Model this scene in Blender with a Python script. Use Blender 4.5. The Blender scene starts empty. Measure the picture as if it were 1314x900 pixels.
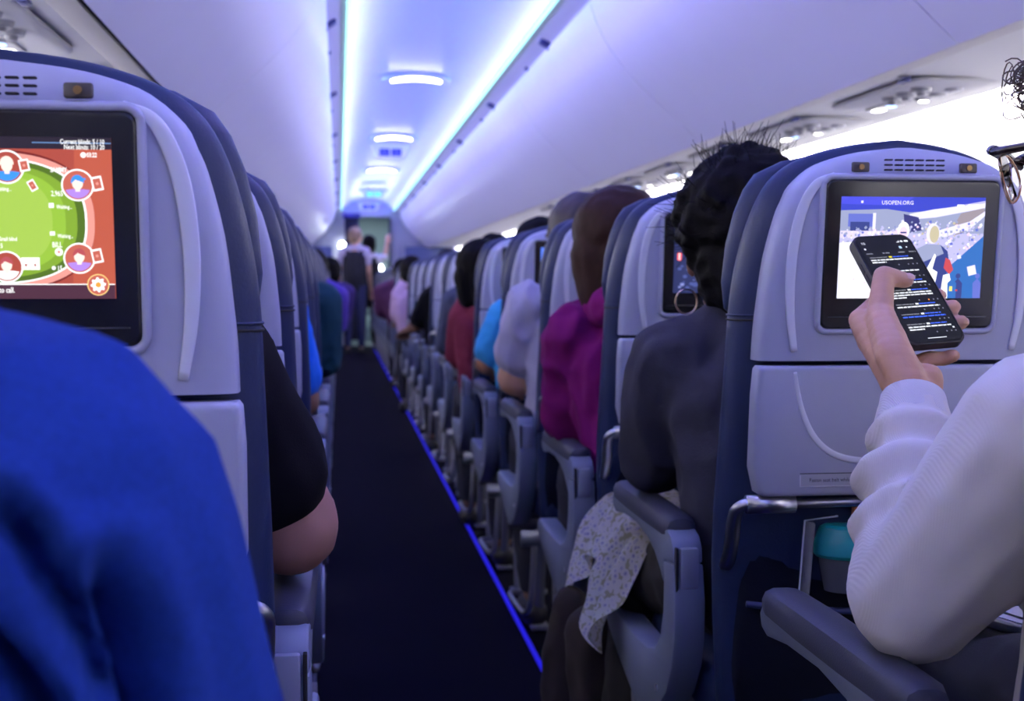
import bpy, bmesh, math, random
import numpy as np
from mathutils import Vector, Matrix, Euler, noise as mnoise

C = bpy.context.scene.collection
PI = math.pi
rnd = random.Random(7)

# ------------------------------------------------------------------ camera
F = 1680.0
PHI = math.atan(88 / F)
TH = math.atan(222 * math.cos(PHI) / F)
cam_d = bpy.data.cameras.new('camera')
cam = bpy.data.objects.new('camera', cam_d)
C.objects.link(cam)
cam.location = (0, 0, 1.0)
cam.rotation_euler = (PI / 2 - PHI, 0, -TH)
cam_d.sensor_width = 22.3
cam_d.sensor_fit = 'HORIZONTAL'
cam_d.lens = 22.3 * F / 1314
cam_d.clip_start = 0.02
cam_d.clip_end = 60
cam_d.dof.use_dof = True
cam_d.dof.focus_distance = 1.32
cam_d.dof.aperture_fstop = 5.0
bpy.context.scene.camera = cam

# ------------------------------------------------------------------ world, exposure
sc = bpy.context.scene
w = bpy.data.worlds.new('world')
sc.world = w
w.use_nodes = True
w.node_tree.nodes['Background'].inputs[0].default_value = (0.05, 0.05, 0.12, 1)
w.node_tree.nodes['Background'].inputs[1].default_value = 0.2
sc.view_settings.view_transform = 'Standard'
sc.view_settings.look = 'None'
sc.view_settings.gamma = 1
sc.view_settings.use_curve_mapping = False
sc.view_settings.exposure = 0.5
sc.cycles.use_denoising = True
sc.cycles.max_bounces = 8
sc.cycles.diffuse_bounces = 3
sc.cycles.sample_clamp_indirect = 4

XC = 0.45            # centre line of the cabin
YA, YB = -3.0, 20.6  # back wall behind the camera, bulkhead ahead


def area(name, loc, size, rot, col, energy, spread=PI):
    d = bpy.data.lights.new(name, 'AREA')
    d.shape = 'RECTANGLE'
    d.size, d.size_y = size
    d.color = col
    d.energy = energy
    d.spread = spread
    o = bpy.data.objects.new(name, d)
    o.location = loc
    o.rotation_euler = rot
    C.objects.link(o)
    return o


L_LEN = YB - YA
Y_MID = (YA + YB) / 2
# mood lighting in the two ceiling coves: a cyan line close to the panel and a violet wash
for s in (-1, 1):
    area('cove_light_cyan', (XC + s * .385, Y_MID, 2.112), (.02, L_LEN - .2), (0, PI - s * .95, 0), (.0, .55, 1.0), 17)
    area('cove_light_violet', (XC + s * .36, Y_MID, 2.095), (.03, L_LEN - .2), (0, PI - s * .35, 0), (.17, .10, 1.0), 52)
    # the same tube spills on the bin doors and the aisle
    area('cove_light_spill', (XC + s * .37, Y_MID, 2.09), (.03, L_LEN - .2), (0, s * 1.15, 0), (.46, .35, 1.0), 52, 1.9)
    # white wash on the sidewalls
    area('sidewall_wash_light', (XC + s * 1.335, Y_MID, 1.515), (.03, L_LEN - .4), (0, -s * .85, 0), (.97, .95, 1.0), 250)

# ------------------------------------------------------------------ materials
MATS = {}


def mat(name, col, rough=.5, metal=0, emit=None, estr=0, noise=0, nscale=20, bump=0, bscale=200, spec=.5, wave=0, wscale=200, sheen=0, coat=0, trans=0, alpha=1):
    if name in MATS:
        return MATS[name]
    m = bpy.data.materials.new(name)
    m.use_nodes = True
    nt = m.node_tree
    b = nt.nodes['Principled BSDF']
    b.inputs['Base Color'].default_value = (*col, 1)
    b.inputs['Roughness'].default_value = rough
    b.inputs['Metallic'].default_value = metal
    b.inputs['Specular IOR Level'].default_value = spec
    if sheen:
        b.inputs['Sheen Weight'].default_value = sheen
        b.inputs['Sheen Roughness'].default_value = .4
    if coat:
        b.inputs['Coat Weight'].default_value = coat
    if trans:
        b.inputs['Transmission Weight'].default_value = trans
    if alpha < 1:
        b.inputs['Alpha'].default_value = alpha
    tc = nt.nodes.new('ShaderNodeTexCoord')
    if noise:
        n = nt.nodes.new('ShaderNodeTexNoise')
        n.inputs['Scale'].default_value = nscale
        n.inputs['Detail'].default_value = 4
        nt.links.new(tc.outputs['Object'], n.inputs['Vector'])
        mx = nt.nodes.new('ShaderNodeMix')
        mx.data_type = 'RGBA'
        mx.inputs[6].default_value = (*[c * (1 - noise) for c in col], 1)
        mx.inputs[7].default_value = (*[min(1, c * (1 + noise)) for c in col], 1)
        nt.links.new(n.outputs['Fac'], mx.inputs[0])
        nt.links.new(mx.outputs[2], b.inputs['Base Color'])
    if bump or wave:
        bp = nt.nodes.new('ShaderNodeBump')
        bp.inputs['Strength'].default_value = bump or wave
        bp.inputs['Distance'].default_value = .001
        if bump:
            n2 = nt.nodes.new('ShaderNodeTexNoise')
            n2.inputs['Scale'].default_value = bscale
            n2.inputs['Detail'].default_value = 3
            nt.links.new(tc.outputs['Object'], n2.inputs['Vector'])
            nt.links.new(n2.outputs['Fac'], bp.inputs['Height'])
        else:
            n2 = nt.nodes.new('ShaderNodeTexWave')
            n2.inputs['Scale'].default_value = wscale
            n2.inputs['Distortion'].default_value = .6
            n2.bands_direction = 'X'
            nt.links.new(tc.outputs['Object'], n2.inputs['Vector'])
            nt.links.new(n2.outputs['Fac'], bp.inputs['Height'])
        nt.links.new(bp.outputs['Normal'], b.inputs['Normal'])
    if emit:
        b.inputs['Emission Color'].default_value = (*emit, 1)
        b.inputs['Emission Strength'].default_value = estr
    MATS[name] = m
    return m


def glow(name, col, s):
    """a lit surface: screens, lamps, signs"""
    if name[:3] in ('gam', 'tv_', 'map', 'men', 'pho'):     # back-lit displays
        s *= .68
    return mat(name, (.01, .01, .01), .6, emit=col, estr=s, spec=.1)


SHELL = mat('seat_shell_plastic', (.39, .41, .52), .40, noise=.03, nscale=60, bump=.15, bscale=900)
RIDGE_HILITE = mat('seat_ridge_highlight', (.74, .76, .84), .25)  # shell plastic made paler: the highlight along the ridges is painted into the colour
NAVY = mat('navy_leather', (.010, .020, .072), .45, spec=.3, noise=.15, nscale=12, bump=.35, bscale=350)
NAVY_D = mat('navy_fabric', (.003, .005, .016), .9, spec=.2, noise=.2, nscale=30, bump=.4, bscale=500)
BEZEL = mat('black_gloss_plastic', (.012, .012, .013), .22)
SCREEN_OFF = mat('dark_screen', (.012, .013, .02), .12, emit=(.05, .07, .16), estr=.25)
ARMP = mat('armrest_plastic', (.19, .22, .30), .42, bump=.15, bscale=700)
ARMPAD = mat('armrest_pad', (.035, .038, .062), .5, bump=.3, bscale=500)
CHROME = mat('brushed_metal', (.62, .63, .66), .3, metal=1)
DARKSLOT = mat('dark_slot', (.01, .01, .012), .8)
BRASS = mat('brass', (.30, .19, .08), .4, metal=1)
PANEL = mat('cabin_panel', (.72, .72, .74), .32, noise=.02, nscale=8)
PANEL_W = mat('service_panel', (.78, .77, .74), .4)
GAP = mat('shadow_gap', (.02, .02, .025), .7)
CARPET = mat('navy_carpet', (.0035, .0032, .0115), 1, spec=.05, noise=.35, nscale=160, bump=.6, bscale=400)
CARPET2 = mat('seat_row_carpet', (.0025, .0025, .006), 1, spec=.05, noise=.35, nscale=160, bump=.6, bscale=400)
SKIN_L = mat('light_skin', (.60, .33, .21), .5, noise=.10, nscale=25, bump=.25, bscale=420)
SKIN_T = mat('tan_skin', (.30, .155, .10), .5, noise=.12, nscale=25, bump=.2, bscale=300)
SKIN_D = mat('brown_skin', (.16, .075, .05), .5, noise=.12, nscale=25)
HAIR_B = mat('black_hair', (.0016, .0013, .0022), .7, spec=.08, noise=.4, nscale=90, bump=.8, bscale=240)
HAIR_BR = mat('brown_hair', (.022, .0075, .0055), .6, spec=.12, noise=.4, nscale=90, bump=.8, bscale=240)
HAIR_BL = mat('blond_hair', (.22, .14, .08), .5, noise=.3, nscale=90)

# ------------------------------------------------------------------ mesh helpers


def link_mesh(name, me, m, parent=None, smooth=True):
    ms = m if isinstance(m, (list, tuple)) else [m]
    for x in ms:
        me.materials.append(x)
    if smooth:
        me.polygons.foreach_set('use_smooth', [True] * len(me.polygons))
        me.update()
    o = bpy.data.objects.new(name, me)
    C.objects.link(o)
    if parent is not None:
        o.parent = parent
    return o


def bobj(name, bm, m, parent=None, smooth=False, auto=None):
    bmesh.ops.recalc_face_normals(bm, faces=bm.faces[:])
    if auto is not None:
        for e in bm.edges:
            if len(e.link_faces) == 2:
                e.smooth = e.calc_face_angle(0) < auto
        smooth = True
    me = bpy.data.meshes.new(name)
    bm.to_mesh(me)
    bm.free()
    return link_mesh(name, me, m, parent, smooth)


def thing(name, label, cat, loc=(0, 0, 0), group=None):
    o = bpy.data.objects.new(name, None)
    o.empty_display_size = .1
    C.objects.link(o)
    o.location = loc
    return tag(o, label, cat, group)


def tag(o, label, cat, group=None):
    o['label'] = label
    o['category'] = cat
    if group:
        o['group'] = group
    return o


def struct(o):
    o['kind'] = 'structure'
    return o


def add_box(bm, c, s, bev=0, seg=2, mtx=None):
    r = bmesh.ops.create_cube(bm, size=1)
    vs = r['verts']
    bmesh.ops.scale(bm, vec=s, verts=vs)
    if bev:
        es = list({e for v in vs for e in v.link_edges})
        g = bmesh.ops.bevel(bm, geom=es, offset=bev, segments=seg, affect='EDGES', profile=.5)
        vs = list({v for f in g['faces'] for v in f.verts} | {v for v in vs if v.is_valid})
    if mtx is not None:
        bmesh.ops.transform(bm, matrix=mtx, verts=vs)
    bmesh.ops.translate(bm, vec=c, verts=vs)
    return vs


def box(name, c, s, m, parent=None, bev=0, seg=2):
    bm = bmesh.new()
    add_box(bm, c, s, bev, seg)
    return bobj(name, bm, m, parent, auto=.6 if bev else None)


def add_tube(bm, pts, r, n=10, flat=1.0, closed=False, cap=True, flat_up=(0, 0, 1)):
    """tube along pts; r number or list; flat squeezes the section along the local up axis"""
    pts = [Vector(p) for p in pts]
    rs = r if isinstance(r, (list, tuple)) else [r] * len(pts)
    rings = []
    N = len(pts)
    for i, p in enumerate(pts):
        if closed:
            t = pts[(i + 1) % N] - pts[i - 1]
        else:
            t = pts[min(i + 1, N - 1)] - pts[max(i - 1, 0)]
        t.normalize()
        up = Vector(flat_up)
        if abs(t.dot(up)) > .95:
            up = Vector((0, 1, 0)) if abs(t.y) < .9 else Vector((1, 0, 0))
        sx = t.cross(up).normalized()
        sy = sx.cross(t).normalized()
        ring = []
        for k in range(n):
            a = 2 * PI * k / n
            ring.append(bm.verts.new(p + sx * math.cos(a) * rs[i] + sy * math.sin(a) * rs[i] * flat))
        rings.append(ring)
    for i in range(N - (0 if closed else 1)):
        A, B = rings[i], rings[(i + 1) % N]
        for k in range(n):
            bm.faces.new((A[k], A[(k + 1) % n], B[(k + 1) % n], B[k]))
    if cap and not closed:
        bm.faces.new(rings[0])
        bm.faces.new(rings[-1][::-1])


def tube(name, pts, r, m, parent=None, n=10, flat=1.0, closed=False, flat_up=(0, 0, 1)):
    bm = bmesh.new()
    add_tube(bm, pts, r, n, flat, closed, flat_up=flat_up)
    return bobj(name, bm, m, parent, smooth=True)


def spline(pts, per=6, closed=False):
    """Catmull-Rom through pts (any dimension)"""
    P = [np.array(p, float) for p in pts]
    n = len(P)
    out = []
    rng = range(n if closed else n - 1)
    for i in rng:
        if closed:
            a, b, c, d = P[i - 1], P[i], P[(i + 1) % n], P[(i + 2) % n]
        else:
            b, c = P[i], P[i + 1]
            a = P[i - 1] if i else 2 * b - c
            d = P[i + 2] if i + 2 < n else 2 * c - b
        for k in range(per):
            t = k / per
            out.append(.5 * ((2 * b) + (c - a) * t + (2 * a - 5 * b + 4 * c - d) * t * t + (3 * b - a - 3 * c + d) * t ** 3))
    if not closed:
        out.append(P[-1])
    return [tuple(o) for o in out]


def rrect(w, h, r, n=6, cx=0, cy=0):
    """rounded rectangle outline, counter-clockwise 2D"""
    o = []
    for qx, qy, a0 in ((1, 1, 0), (-1, 1, PI / 2), (-1, -1, PI), (1, -1, 1.5 * PI)):
        for k in range(n + 1):
            a = a0 + k / n * PI / 2
            o.append((cx + qx * (w / 2 - r) + r * math.cos(a), cy + qy * (h / 2 - r) + r * math.sin(a)))
    return o


def add_loft(bm, rings, cap0=True, cap1=True, closed=True):
    R = [[bm.verts.new(p) for p in ring] for ring in rings]
    n = len(R[0])
    for A, B in zip(R, R[1:]):
        for k in range(n if closed else n - 1):
            bm.faces.new((A[k], A[(k + 1) % n], B[(k + 1) % n], B[k]))
    if cap0:
        bm.faces.new(R[0][::-1])
    if cap1:
        bm.faces.new(R[-1])


def plate(name, outline, y0, y1, bev, m, parent=None, seg=3, lean=None):
    """outline in the xz plane given a thickness along y and rounded front edges (front = y0)"""
    cx = sum(p[0] for p in outline) / len(outline)
    cz = sum(p[1] for p in outline) / len(outline)
    W = max(abs(p[0] - cx) for p in outline)
    H = max(abs(p[1] - cz) for p in outline)
    rings = [[(x, y1, z) for x, z in outline]]
    for k in range(seg + 1):
        a = k / seg * PI / 2
        ins = bev * (1 - math.cos(a))
        y = y0 + bev * (1 - math.sin(a)) * (1 if y1 > y0 else -1)
        rings.append([(cx + (x - cx) * (1 - ins / W), y, cz + (z - cz) * (1 - ins / H)) for x, z in outline])
    if lean:
        rings = [[(x, y + lean(z), z) for x, y, z in r] for r in rings]
    bm = bmesh.new()
    add_loft(bm, rings)
    return bobj(name, bm, m, parent, auto=.7)


def extrude_x(name, poly, x0, x1, bev, m, parent=None, seg=2):
    """poly in the yz plane extruded between x0 and x1"""
    bm = bmesh.new()
    vs = [bm.verts.new((x0, y, z)) for y, z in poly]
    f = bm.faces.new(vs)
    r = bmesh.ops.extrude_face_region(bm, geom=[f])
    nv = [g for g in r['geom'] if isinstance(g, bmesh.types.BMVert)]
    bmesh.ops.translate(bm, vec=(x1 - x0, 0, 0), verts=nv)
    if bev:
        es = [e for e in bm.edges if abs(e.verts[0].co.x - e.verts[1].co.x) < 1e-6]
        bmesh.ops.bevel(bm, geom=es, offset=bev, segments=seg, affect='EDGES', profile=.5, clamp_overlap=True)
    return bobj(name, bm, m, parent, auto=.6)


def interp(tab, z):
    return float(np.interp(z, [t[0] for t in tab], [t[1] for t in tab]))


# blobs: union of round cones, voxel-remeshed and smoothed = one continuous surface
def add_sphere(bm, c, r, sub=2, scale=(1, 1, 1), rot=None):
    q = bmesh.ops.create_icosphere(bm, subdivisions=sub, radius=r)
    vs = q['verts']
    bmesh.ops.scale(bm, vec=scale, verts=vs)
    if rot is not None:
        bmesh.ops.transform(bm, matrix=rot, verts=vs)
    bmesh.ops.translate(bm, vec=c, verts=vs)
    return vs


def add_cone(bm, a, ra, b, rb):
    tmp = bmesh.new()
    add_sphere(tmp, a, ra)
    add_sphere(tmp, b, rb)
    h = bmesh.ops.convex_hull(tmp, input=tmp.verts[:])
    dead = list({g for g in h['geom_interior'] if isinstance(g, bmesh.types.BMVert)})
    if dead:
        bmesh.ops.delete(tmp, geom=dead, context='VERTS')
    me = bpy.data.meshes.new('tmp')
    tmp.to_mesh(me)
    tmp.free()
    bm.from_mesh(me)
    bpy.data.meshes.remove(me)


def blob_mesh(prims, voxel=.008, smooth=6, disp=None):
    """prims: ('c', a, ra, b, rb) cone | ('s', c, r, scale, rot) ellipsoid"""
    bm = bmesh.new()
    for p in prims:
        if p[0] == 'c':
            add_cone(bm, p[1], p[2], p[3], p[4])
        else:
            add_sphere(bm, p[1], p[2], 3, p[3] if len(p) > 3 else (1, 1, 1), p[4] if len(p) > 4 else None)
    me = bpy.data.meshes.new('blob')
    bm.to_mesh(me)
    bm.free()
    o = bpy.data.objects.new('blob', me)
    C.objects.link(o)
    rm = o.modifiers.new('r', 'REMESH')
    rm.mode = 'VOXEL'
    rm.voxel_size = voxel
    if smooth:
        s = o.modifiers.new('s', 'SMOOTH')
        s.iterations = smooth
        s.factor = .5
    dg = bpy.context.evaluated_depsgraph_get()
    dg.update()
    out = bpy.data.meshes.new_from_object(o.evaluated_get(dg))
    bpy.data.objects.remove(o)
    bpy.data.meshes.remove(me)
    if disp:
        n = len(out.vertices)
        co = np.empty(n * 3)
        out.vertices.foreach_get('co', co)
        no = np.array([v.normal[:] for v in out.vertices]).reshape(-1, 3)
        co = co.reshape(-1, 3)
        d = np.array([disp(Vector(c)) for c in co])
        co += no * d[:, None]
        out.vertices.foreach_set('co', co.ravel())
        out.update()
    return out


def blob(name, prims, m, parent=None, voxel=.008, smooth=6, disp=None, origin=None):
    me = blob_mesh(prims, voxel, smooth, disp)
    if origin is not None:
        me.transform(Matrix.Translation(-Vector(origin)))
    o = link_mesh(name, me, m, parent)
    if origin is not None and parent is None:
        o.location = origin
    return o


def copy_tree(o, parent=None):
    c = o.copy()
    C.objects.link(c)
    c.parent = parent
    for ch in [x for x in KIDS.get(o.name, [])]:
        copy_tree(ch, c)
    return c


KIDS = {}


def index_kids(root):
    for ch in root.children:
        KIDS.setdefault(root.name, []).append(ch)
        index_kids(ch)


# flat artwork: polygons and text in the xz plane, facing -y, drawn in layers
class Art:
    def __init__(self, step=.00004):
        self.v, self.f, self.m, self.mats, self.k, self.step = [], [], [], [], 0, step
        self.hold = False

    def mi(self, m):
        if m not in self.mats:
            self.mats.append(m)
        return self.mats.index(m)

    def poly(self, pts, m):
        self.k += 0 if self.hold else 1
        y = -self.k * self.step
        i = len(self.v)
        self.v += [(x, y, z) for x, z in pts]
        self.f.append(list(range(i, i + len(pts))))
        self.m.append(self.mi(m))

    def disc(self, x, z, rx, m, rz=None, n=28, a0=0, a1=2 * PI):
        rz = rz or rx
        self.poly([(x + rx * math.cos(a0 + (a1 - a0) * k / n), z + rz * math.sin(a0 + (a1 - a0) * k / n)) for k in range(n)], m)

    def rect(self, x0, z0, x1, z1, m, rot=0):
        cx, cz = (x0 + x1) / 2, (z0 + z1) / 2
        P = [(x0, z0), (x1, z0), (x1, z1), (x0, z1)]
        c, s = math.cos(rot), math.sin(rot)
        self.poly([(cx + (x - cx) * c - (z - cz) * s, cz + (x - cx) * s + (z - cz) * c) for x, z in P], m)

    def text(self, s, x, z, size, m, align='LEFT', rot=0, bold=0, xs=.72):
        cu = bpy.data.curves.new('t', 'FONT')
        cu.body = s
        cu.size = size
        cu.align_x = align
        cu.resolution_u = 2
        cu.offset = bold
        o = bpy.data.objects.new('t', cu)
        C.objects.link(o)
        dg = bpy.context.evaluated_depsgraph_get()
        dg.update()
        me = bpy.data.meshes.new_from_object(o.evaluated_get(dg))
        self.k += 1
        y = -self.k * self.step
        i = len(self.v)
        c, sn = math.cos(rot), math.sin(rot)
        for v in me.vertices:
            self.v.append((x + v.co.x * xs * c - v.co.y * sn, y, z + v.co.x * xs * sn + v.co.y * c))
        for p in me.polygons:
            self.f.append([i + q for q in p.vertices])
            self.m.append(self.mi(m))
        bpy.data.objects.remove(o)
        bpy.data.curves.remove(cu)
        bpy.data.meshes.remove(me)

    def mesh(self, name):
        me = bpy.data.meshes.new(name)
        me.from_pydata(self.v, [], self.f)
        for m in self.mats:
            me.materials.append(m)
        me.polygons.foreach_set('material_index', self.m)
        me.update()
        return me

    def build(self, name, parent=None, loc=(0, 0, 0)):
        o = bpy.data.objects.new(name, self.mesh(name))
        C.objects.link(o)
        o.parent = parent
        o.location = loc
        return o


# ================================================================== THE SETTING
def strip_mesh(name, prof, y0, y1, m, parent=None, thick=.006, smooth=True, cuts=1):
    """sheet following a profile [(x,z)...] swept from y0 to y1 and given a thickness"""
    bm = bmesh.new()
    P = [np.array(p, float) for p in prof]
    nrm = []
    for i in range(len(P)):
        t = P[min(i + 1, len(P) - 1)] - P[max(i - 1, 0)]
        t /= np.linalg.norm(t)
        nrm.append(np.array([-t[1], t[0]]))
    ring = [tuple(p) for p in P] + [tuple(p + n * thick) for p, n in list(zip(P, nrm))[::-1]]
    add_loft(bm, [[(x, y0 + (y1 - y0) * k / cuts, z) for x, z in ring] for k in range(cuts + 1)])
    return bobj(name, bm, m, parent, auto=.5)


# floor: aisle runner and the darker seat areas
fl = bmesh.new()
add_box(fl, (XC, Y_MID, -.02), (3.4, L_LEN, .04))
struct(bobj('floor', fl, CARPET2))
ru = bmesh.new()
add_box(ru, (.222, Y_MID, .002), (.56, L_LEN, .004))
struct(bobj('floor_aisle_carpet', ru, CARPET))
LEDB = glow('blue_floor_light', (.012, .008, .60), .85)
tr = bmesh.new()
add_box(tr, (.512, Y_MID, .007), (.012, L_LEN, .010), .003, 1)
struct(bobj('trim_1', tr, LEDB))
tr = bmesh.new()
add_box(tr, (-.068, Y_MID, .005), (.012, L_LEN, .006), .002, 1)
struct(bobj('trim_2', tr, mat('dark_trim', (.03, .03, .08), .5)))

# ceiling centre panel
half = [(0, 2.250), (.12, 2.246), (.22, 2.232), (.30, 2.207), (.35, 2.178), (.385, 2.142), (.398, 2.118)]
prof = [(XC - x, z) for x, z in half[::-1]] + [(XC + x, z) for x, z in half[1:]]
struct(strip_mesh('ceiling', prof, YA, YB, PANEL, thick=.01))
COVE = glow('cove_line', (.40, .92, 1.0), 1.6)
for i, s in enumerate((-1, 1)):
    bm = bmesh.new()
    add_box(bm, (XC + s * .404, Y_MID, 2.108), (.014, L_LEN - .05, .012), .003, 1)
    struct(bobj('trim_%d' % (3 + i), bm, COVE))
    # white ledge between cove and bins
    lp = [(XC + s * .412, 2.112), (XC + s * .45, 2.098), (XC + s * .508, 2.066)]
    if s < 0:
        lp = lp[::-1]
    struct(strip_mesh('trim_%d' % (5 + i), lp, YA, YB, mat('ledge_white', (.70, .68, .74), .7, spec=.2), thick=.008))
    # roof above the bins
    rp = [(XC + s * .50, 2.075), (XC + s * .9, 2.16), (XC + s * 1.4, 2.0), (XC + s * 1.6, 1.5)]
    if s < 0:
        rp = rp[::-1]
    struct(strip_mesh('ceiling_%s' % ('left' if s < 0 else 'right'), rp, YA, YB, PANEL, thick=.01))

# sidewalls with window openings
WALL = mat('sidewall_panel', (.70, .69, .70), .5)
wprof = [(1.375, 1.512), (1.42, 1.44), (1.475, 1.28), (1.51, 1.10), (1.525, .90), (1.52, .70), (1.49, .45), (1.44, .2), (1.40, 0)]


def wall_x(z):
    return interp([(b, a) for a, b in wprof[::-1]], z)


for s, side in ((-1, 'left'), (1, 'right')):
    pr = [(XC + s * x, z) for x, z in wprof]
    if s < 0:
        pr = pr[::-1]
    struct(strip_mesh('wall_' + side, pr, YA, YB, WALL, thick=-.012 if s > 0 else -.012))
FRAME = mat('window_frame_plastic', (.74, .74, .75), .4)
SHADE = mat('window_shade', (.30, .30, .34), .5)
wn = 0
for s in (-1, 1):
    for k in range(14):
        y = 1.23 + k * .84
        if s < 0 and k > 8:
            continue
        wn += 1
        bm = bmesh.new()
        out = rrect(.34, .47, .13, 8)
        inn = rrect(.25, .37, .10, 8)
        hz = 1.20

        def ring(o2, dx):
            return [(XC + s * (wall_x(hz + v) + dx), y + u, hz + v) for u, v in o2]
        add_loft(bm, [ring(out, -.001), ring(out, -.014), ring(rrect(.29, .42, .115, 8), -.018), ring(inn, -.004)], cap0=False, cap1=False)
        f = struct(bobj('window_%d' % wn, bm, FRAME, smooth=True))
        bm = bmesh.new()
        bm.faces.new([bm.verts.new(p) for p in ring(inn, -.005)])
        o = bobj('window_shade', bm, SHADE, f)

# back wall behind the camera and the bulkhead at the far end
BULK = mat('bulkhead_panel', (.42, .42, .50), .5, noise=.04, nscale=4)
bw = bmesh.new()
add_box(bw, (XC, YA - .03, 1.15), (3.3, .06, 2.4))
struct(bobj('wall_back', bw, BULK))
DOOR_L, DOOR_R, DOOR_T = .10, .80, 2.02
bw = bmesh.new()
add_box(bw, ((XC - 1.6 + DOOR_L) / 2, YB + .03, 1.15), (DOOR_L - (XC - 1.6), .06, 2.4))
add_box(bw, ((XC + 1.6 + DOOR_R) / 2, YB + .03, 1.15), (XC + 1.6 - DOOR_R, .06, 2.4))
add_box(bw, ((DOOR_L + DOOR_R) / 2, YB + .03, (DOOR_T + 2.35) / 2), (DOOR_R - DOOR_L, .06, 2.35 - DOOR_T))
struct(bobj('wall_front', bw, BULK))
# galley beyond the doorway
GALL = mat('galley_panel', (.30, .36, .41), .45, noise=.05, nscale=5)
bm = bmesh.new()
add_box(bm, (XC, 23.6, 1.1), (2.4, .05, 2.3))
add_box(bm, (-.35, 22.1, 1.1), (.05, 3.0, 2.3))
add_box(bm, (1.25, 22.1, 1.1), (.05, 3.0, 2.3))
struct(bobj('wall_galley', bm, GALL))
bm = bmesh.new()
add_box(bm, (XC, 22.1, 2.2), (2.4, 3.0, .04))
struct(bobj('ceiling_galley', bm, PANEL))
bm = bmesh.new()
add_box(bm, (XC, 22.1, -.02), (2.4, 3.0, .04))
struct(bobj('floor_galley', bm, mat('galley_floor', (.10, .12, .14), .3)))
area('galley_ceiling_light', (XC, 22.2, 2.16), (.8, 1.5), (0, 0, 0), (.80, 1, 1), 14)

# galley counter unit with a bright lit door window above it
g = thing('galley_counter', 'pale grey galley counter with drawers at the far end of the aisle', 'counter', (.62, 23.2, 0))
box('cabinet_body', (0, 0, .42), (.5, .5, .84), mat('galley_grey', (.35, .40, .44), .4), g, .01)
box('countertop', (0, -.01, .86), (.54, .54, .03), CHROME, g, .005)
for z in (.25, .52):
    d = box('drawer', (0, -.255, z + .05), (.44, .015, .22), mat('galley_drawer', (.5, .58, .62), .35), g, .004)
    tube('handle', [(-.08, -.275, z + .1), (.08, -.275, z + .1)], .007, CHROME, d, 8)
g = thing('galley_window', 'bright white glowing galley door window at the end of the aisle', 'window', (.64, 23.52, 1.12))
plate('window_surround', rrect(.40, .52, .12, 6), -.02, .02, .008, FRAME, g)
plate('window_pane', rrect(.29, .40, .09, 6), -.026, -.018, .002, glow('daylight_pane', (.85, .97, 1.0), 14), g)
# dark curtain gathered at the left of the doorway, on its rail
g = thing('aisle_curtain', 'dark navy patterned curtain gathered at the left of the far doorway', 'curtain', (.20, 20.45, 0))
bm = bmesh.new()
ringsC = []
for z in np.linspace(.1, 1.98, 24):
    wv = .115 + .012 * math.sin(z * 3)
    front = [(x, -.03 + .018 * math.sin(x * 150 + z) + .0, z) for x in np.linspace(-wv, wv, 40)]
    back = [(x, .03 + .018 * math.sin(x * 150 + z), z) for x in np.linspace(wv, -wv, 40)]
    ringsC.append(front + back)
add_loft(bm, ringsC)
bobj('curtain_cloth', bm, mat('curtain_fabric', (.016, .018, .045), .85, noise=.6, nscale=40), g, smooth=True)
box('curtain_header', (0, -.01, 2.02), (.27, .09, .075), mat('curtain_header_blue', (.015, .015, .16), .6), g, .01)
g = tag(box('doorway_post', (.79, 20.55, 1.0), (.035, .05, 1.99), mat('dark_post', (.02, .02, .05), .5), None, .008), 'dark narrow post on the right side of the far doorway', 'post')
# small lamps on the bulkhead, left of the curtain
for (x, z, r, lab) in ((.085, 1.56, .055, 'round white lamp glowing on bulkhead left of the curtain'), (.04, 1.38, .03, 'small white lamp low on bulkhead left of the curtain')):
    t = thing('bulkhead_lamp', lab, 'lamp', (x - .03, 20.53, z))
    bm = bmesh.new()
    add_sphere(bm, (0, 0, 0), r, 3, (1, .5, 1.15))
    bobj('lamp_globe', bm, glow('lamp_white', (.85, .95, 1), 16), t, smooth=True)
    bm = bmesh.new()
    add_tube(bm, [(0, 0, 0), (0, .06, 0)], r * .8, 16)
    bobj('lamp_mount', bm, FRAME, t)
# dark blue divider panels across the top of the front seats
for x0, x1, lab in ((-.62, -.10, 'dark blue divider panel under bins at far left'), (1.02, 1.85, 'slate blue divider panel under bins at far right')):
    t = thing('cabin_divider', lab, 'divider', ((x0 + x1) / 2, 20.45, 0))
    box('divider_panel', (0, 0, 1.30), (x1 - x0, .04, .50), mat('divider_blue', (.06, .08, .22), .5), t, .01)
    box('divider_base', (0, 0, .525), (x1 - x0 - .04, .04, 1.05), mat('divider_grey', (.10, .10, .16), .6), t, .01)

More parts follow.
